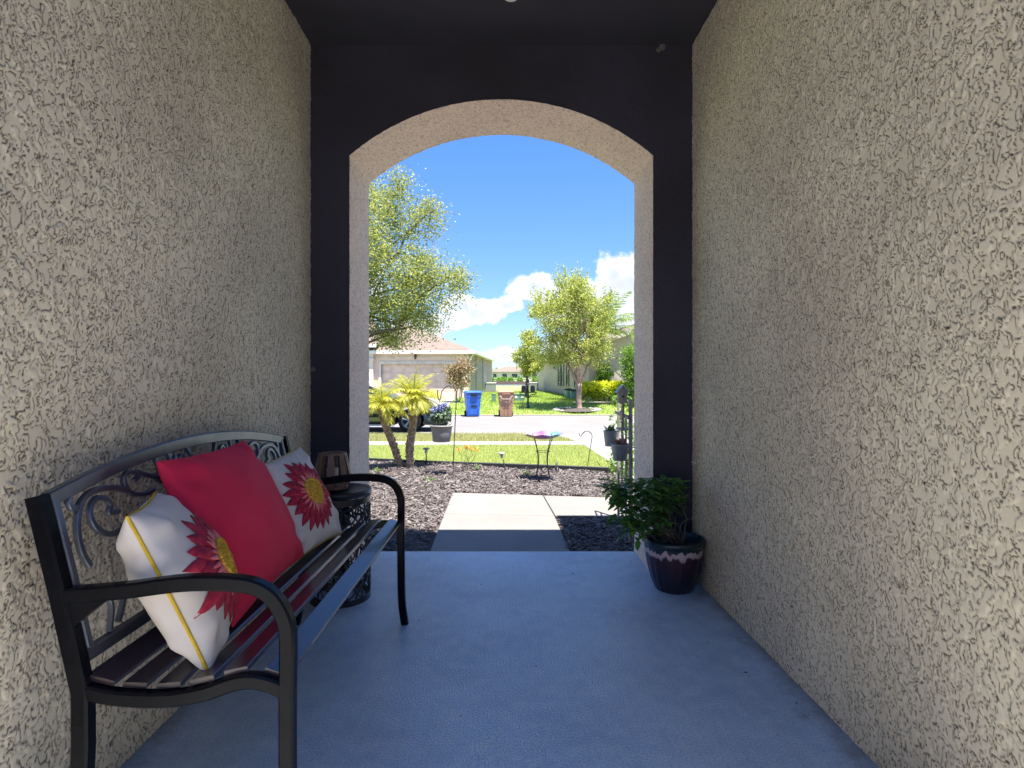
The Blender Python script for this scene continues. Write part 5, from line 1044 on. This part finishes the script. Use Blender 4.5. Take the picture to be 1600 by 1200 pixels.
# ---- cushions
def cushion(name, label, TL, TR, BR, BL, T, m, seed, piping=None, flower=None, n=44):
    TL, TR, BR, BL = map(Vector, (TL, TR, BR, BL)); c = (TL+TR+BR+BL)/4; nrm = (TR-TL).cross(BL-TL).normalized()
    if nrm.x < 0: nrm = -nrm
    t = thing(name, label, 'cushion', c-Vector((0, 0, (c.z-min(BR.z, BL.z)))))
    r = np.random.RandomState(seed); ph = r.uniform(0, 6, 8)
    def S(a, b, side, lift=0.):       # a,b in -1..1 ; a: left-right, b: top-bottom
        pin = .055; aa = a*(1-pin*(1-b*b)*abs(a)); bb = b*(1-pin*(1-a*a)*abs(b))
        u, v = (aa+1)/2, (bb+1)/2; p = (TL*(1-u)+TR*u)*(1-v)+(BL*(1-u)+BR*u)*v
        e = max(0., (1-a*a))*max(0., (1-b*b)); th = T*(e**.42)*.5
        ed = min(1, max(0, 1-e)); rad = math.hypot(a, b)
        wr = .0035*math.sin(7*a+ph[0]+3*b)*math.sin(7*b+ph[1])*(e**.3)+.013*math.exp(-((abs(a)+abs(b)-1.50)**2)/.03)*math.sin(14*math.atan2(b, a)+ph[2])*(e**.2)
        return p+nrm*side*(th+wr+lift)
    for side in (1,):
        pass
    vs = []; fs = []; k_ = n+1
    for side in (1, -1):
        for j in range(k_):
            for i in range(k_):
                a = math.sin(math.pi/2*(2*i/n-1)); b = math.sin(math.pi/2*(2*j/n-1)); vs.append(S(a, b, side))
    o = k_*k_
    for j in range(n):
        for i in range(n):
            q = j*k_+i; fs.append((q, q+1, q+1+k_, q+k_)); fs.append((q+o, q+k_+o, q+1+k_+o, q+1+o))
    mb = MB(); mb.add(vs, fs, True); cv = obj('cover', mb, m, t, fixn=False)
    import bmesh
    bm = bmesh.new(); bm.from_mesh(cv.data); bmesh.ops.remove_doubles(bm, verts=bm.verts, dist=.0008); bmesh.ops.recalc_face_normals(bm, faces=bm.faces); bm.to_mesh(cv.data); bm.free()
    if piping:
        mb = MB(); loop = []
        for i in range(24): loop.append(S(-1+2*i/24, -1, 1))
        for i in range(24): loop.append(S(1, -1+2*i/24, 1))
        for i in range(24): loop.append(S(1-2*i/24, 1, 1))
        for i in range(25): loop.append(S(-1, 1-2*i/24, 1))
        mb.tube(loop, .0042, 8, cap=False); obj('piping', mb, piping, t)
    if flower:
        fa, fb, rad = flower; W_ = (TR-TL).length/2; H_ = (BL-TL).length/2
        def Q(x, y, l): return S(fa+x/W_, fb+y/H_, 1, l)
        for (tier, cnt, r0, r1, wd, lift, mm, nm) in ((0, 20, .3, 1.0, .27, .003, M['petal'], 'outer_petals'), (1, 18, .28, .80, .22, .007, M['petal'], 'middle_petals'), (2, 26, .25, .58, .085, .011, M['petal_in'], 'inner_petals')):
            mb = MB()
            for i in range(cnt):
                a = 2*math.pi*i/cnt+tier*.21+r.uniform(-.07, .07); L = rad*(r1*r.uniform(.88, 1.06)); ra = rad*r0; ca, sa = math.cos(a), math.sin(a); cols = []
                for q in range(8):
                    f = q/7; rr = ra+(L-ra)*f; w_ = rad*wd*.5*(math.sin(math.pi*(.18+.80*f))**.8)*(1 if q < 7 else .15); lf = lift+.004*math.sin(math.pi*f)+r.uniform(0, .0008)
                    cols.append([Q(ca*rr-sa*w_*s_, sa*rr+ca*w_*s_, lf-(.0 if s_ == 0 else .0018)) for s_ in (-1, 0, 1)])
                o = [p for c_ in cols for p in c_]; mb.add(o, [(q*3+e, q*3+e+1, (q+1)*3+e+1, (q+1)*3+e) for q in range(7) for e in (0, 1)], True)
            ob = obj(nm, mb, mm, t, fixn=False); so = ob.modifiers.new('s', 'SOLIDIFY'); so.thickness = .0018
        mb = MB(); cr = rad*.30
        for i in range(150):
            rr = cr*math.sqrt((i+.5)/150); a = i*2.39996; p = Q(rr*math.cos(a), rr*math.sin(a), .016+.004*math.cos(rr/cr*3)); mb.ball(p, .0052, 6)
        for i in range(34):
            a = 2*math.pi*i/34; mb.ball(Q(cr*1.06*math.cos(a), cr*1.06*math.sin(a), .015), .0062, 6)
        obj('flower_centre', mb, M['yellow'], t)
    return t
cushion('cushion', 'cream cushion with yellow piping seen edge on at the near armrest, red flower facing away', (-.79, 1.165, .770), (-.905, 1.445, .765), (-.742, 1.50, .435), (-.632, 1.190, .428), .17, M['white_fabric'], 2, M['piping'], (-.02, .10, .15))
cushion('cushion', 'plain large red cushion in the middle of the bench', (-.900, 1.44, .845), (-.905, 1.93, .850), (-.700, 1.945, .445), (-.675, 1.385, .440), .17, M['red_fabric'], 3)
cushion('cushion', 'cream cushion with a big red flower facing the camera at the far armrest', (-.895, 1.93, .745), (-.845, 2.30, .785), (-.650, 2.225, .450), (-.715, 1.87, .435), .15, M['white_fabric'], 4, M['piping'], (.0, .0, .145))

# ================================================================== SIDE TABLE, LANTERN
def side_table():
    c = Vector((-.800, 2.72, 0)); R_ = .142; h = .535; t = thing('side_table', 'round dark drum side table with leafy lattice at the far end of the bench', 'side table', c)
    mb = MB(); mb.lathe([(0, h-.008), (R_-.004, h-.008), (R_+.006, h-.002), (R_+.008, h-.015), (R_+.004, h-.03), (R_-.006, h-.034), (0, h-.034)], c, 48); obj('top', mb, M['black_metal'], t)
    mb = MB()
    for z in (h-.05, .012): mb = MB(); mb.tube([(c.x+R_*math.cos(a), c.y+R_*math.sin(a), z) for a in np.linspace(0, 2*math.pi, 49)], 0, flat=(.006, .03), up=(0, 0, 1)); obj('band', mb, M['black_metal'], t)
    mb = MB(); nA = 8; ra = math.pi*R_/nA*1.32; r = random.Random(5)
    def cyl(a, z): return Vector((c.x+R_*math.cos(a), c.y+R_*math.sin(a), z))
    rows = 5; dz = (h-.10)/rows
    for j in range(rows+1):
        for i in range(nA):
            a0 = 2*math.pi*(i+(.5 if j % 2 else 0))/nA; z0 = .03+dz*j; pts = []
            for q in range(21):
                th = 2*math.pi*q/20; zz = z0+dz*1.02*math.sin(th)
                pts.append((a0+ra*math.cos(th)/R_, zz))
            run = []
            for (a, z) in pts:
                if .018 < z < h-.055: run.append(cyl(a, z))
                else:
                    if len(run) > 2: mb.tube(run, .0042, 5)
                    run = []
            if len(run) > 2: mb.tube(run, .0042, 5)
            for q in range(3):
                th = r.uniform(0, 6.28); p0 = cyl(a0, min(max(z0, .02), h-.06)); a1 = a0+ra*math.cos(th)/R_; z1 = z0+dz*math.sin(th)
                if .02 < z1 < h-.06 and .02 < z0 < h-.06: mb.tube([p0, cyl((a0+a1)/2, (z0+z1)/2), cyl(a1, z1)], [.005, .0042, .0035], 5)
    obj('lattice', mb, M['black_metal'], t)
side_table()
def lantern():
    b = Vector((-.838, 2.72, .5355)); h = .172; r0, rw, r1 = .078, .092, .064; t = thing('lantern', 'brown wooden slat lantern with a candle on the round side table', 'lantern', b)
    mb = MB(); mb.lathe([(0, 0), (r0, 0), (r0, .010), (0, .010)], b, 32); obj('base', mb, M['wood'], t)
    mb = MB(); mb.lathe([(r1-.02, h-.008), (r1+.004, h-.008), (r1+.004, h), (r1-.02, h), (r1-.02, h-.008)], b, 32, smooth=False); mb.tube([b+Vector((-r1, 0, h-.004)), b+Vector((r1, 0, h-.004))], .002, 6); obj('top_ring', mb, M['wood'], t)
    for i in range(8):
        a = 2*math.pi*i/8+.2; d = Vector((math.cos(a), math.sin(a), 0)); s = Vector((-d.y, d.x, 0)); pr = [(r0, .006, .017), (rw, .045, .020), (r1+.002, h-.003, .013)]; mb = MB(); vs = []
        for (rr, z, w_) in pr:
            for (o1, o2) in ((-1, 0), (1, 0), (1, 1), (-1, 1)): vs.append(b+d*(rr-.004*o2)+s*w_*o1+Vector((0, 0, z)))
        mb.add(vs, [(0, 1, 2, 3), (8, 9, 10, 11)]+[(k_*4+j, k_*4+(j+1) % 4, k_*4+4+(j+1) % 4, k_*4+4+j) for k_ in range(2) for j in range(4)]); obj('slat', mb, M['wood'], t)
    mb = MB(); mb.lathe([(0, .012), (.028, .012), (.028, .095), (.024, .10), (0, .096)], b, 24); cd = obj('candle', mb, M['wax'], t); mb = MB(); mb.tube([b+Vector((0, 0, .095)), b+Vector((.002, 0, .108))], .0012, 5); obj('wick', mb, M['dark_plastic'], cd)
    mb = MB(); mb.tube(smoothpath([b+Vector((.066, -.02, h-.006)), b+Vector((.088, -.05, .12)), b+Vector((.10, -.05, .07)), b+Vector((.095, -.045, .03))], 6), .0016, 6); obj('handle', mb, M['alloy'], t)
lantern()

# specks and bits of dry leaf on the porch floor
r = np.random.RandomState(19); V_ = []
for (px, py) in ((895, 897), (965, 1018), (1030, 975), (1105, 1005), (1165, 1052), (1170, 1058), (752, 914), (985, 878), (1245, 1100), (838, 1042), (1260, 1122), (655, 970), (720, 1120), (1215, 1150)):
    Y = FP*CH/(py-VY); x = (px-VX)/FP*Y; a = r.uniform(0, 6.28); L = r.uniform(.005, .011); d = Vector((math.cos(a), math.sin(a), 0)); w_ = Vector((-d.y, d.x, 0))*L*.28; c = Vector((x, Y, .0025))
    V_ += [c-d*L, c+w_+Vector((0, 0, .003)), c+d*L, c-w_]
A = np.array([v[:] for v in V_]); tag(npobj('leaf_litter', A, np.arange(len(A)).reshape(-1, 4), M['oak_bark']), 'tiny scattered bits of dry leaf on the blue porch floor', 'litter', kind='stuff')
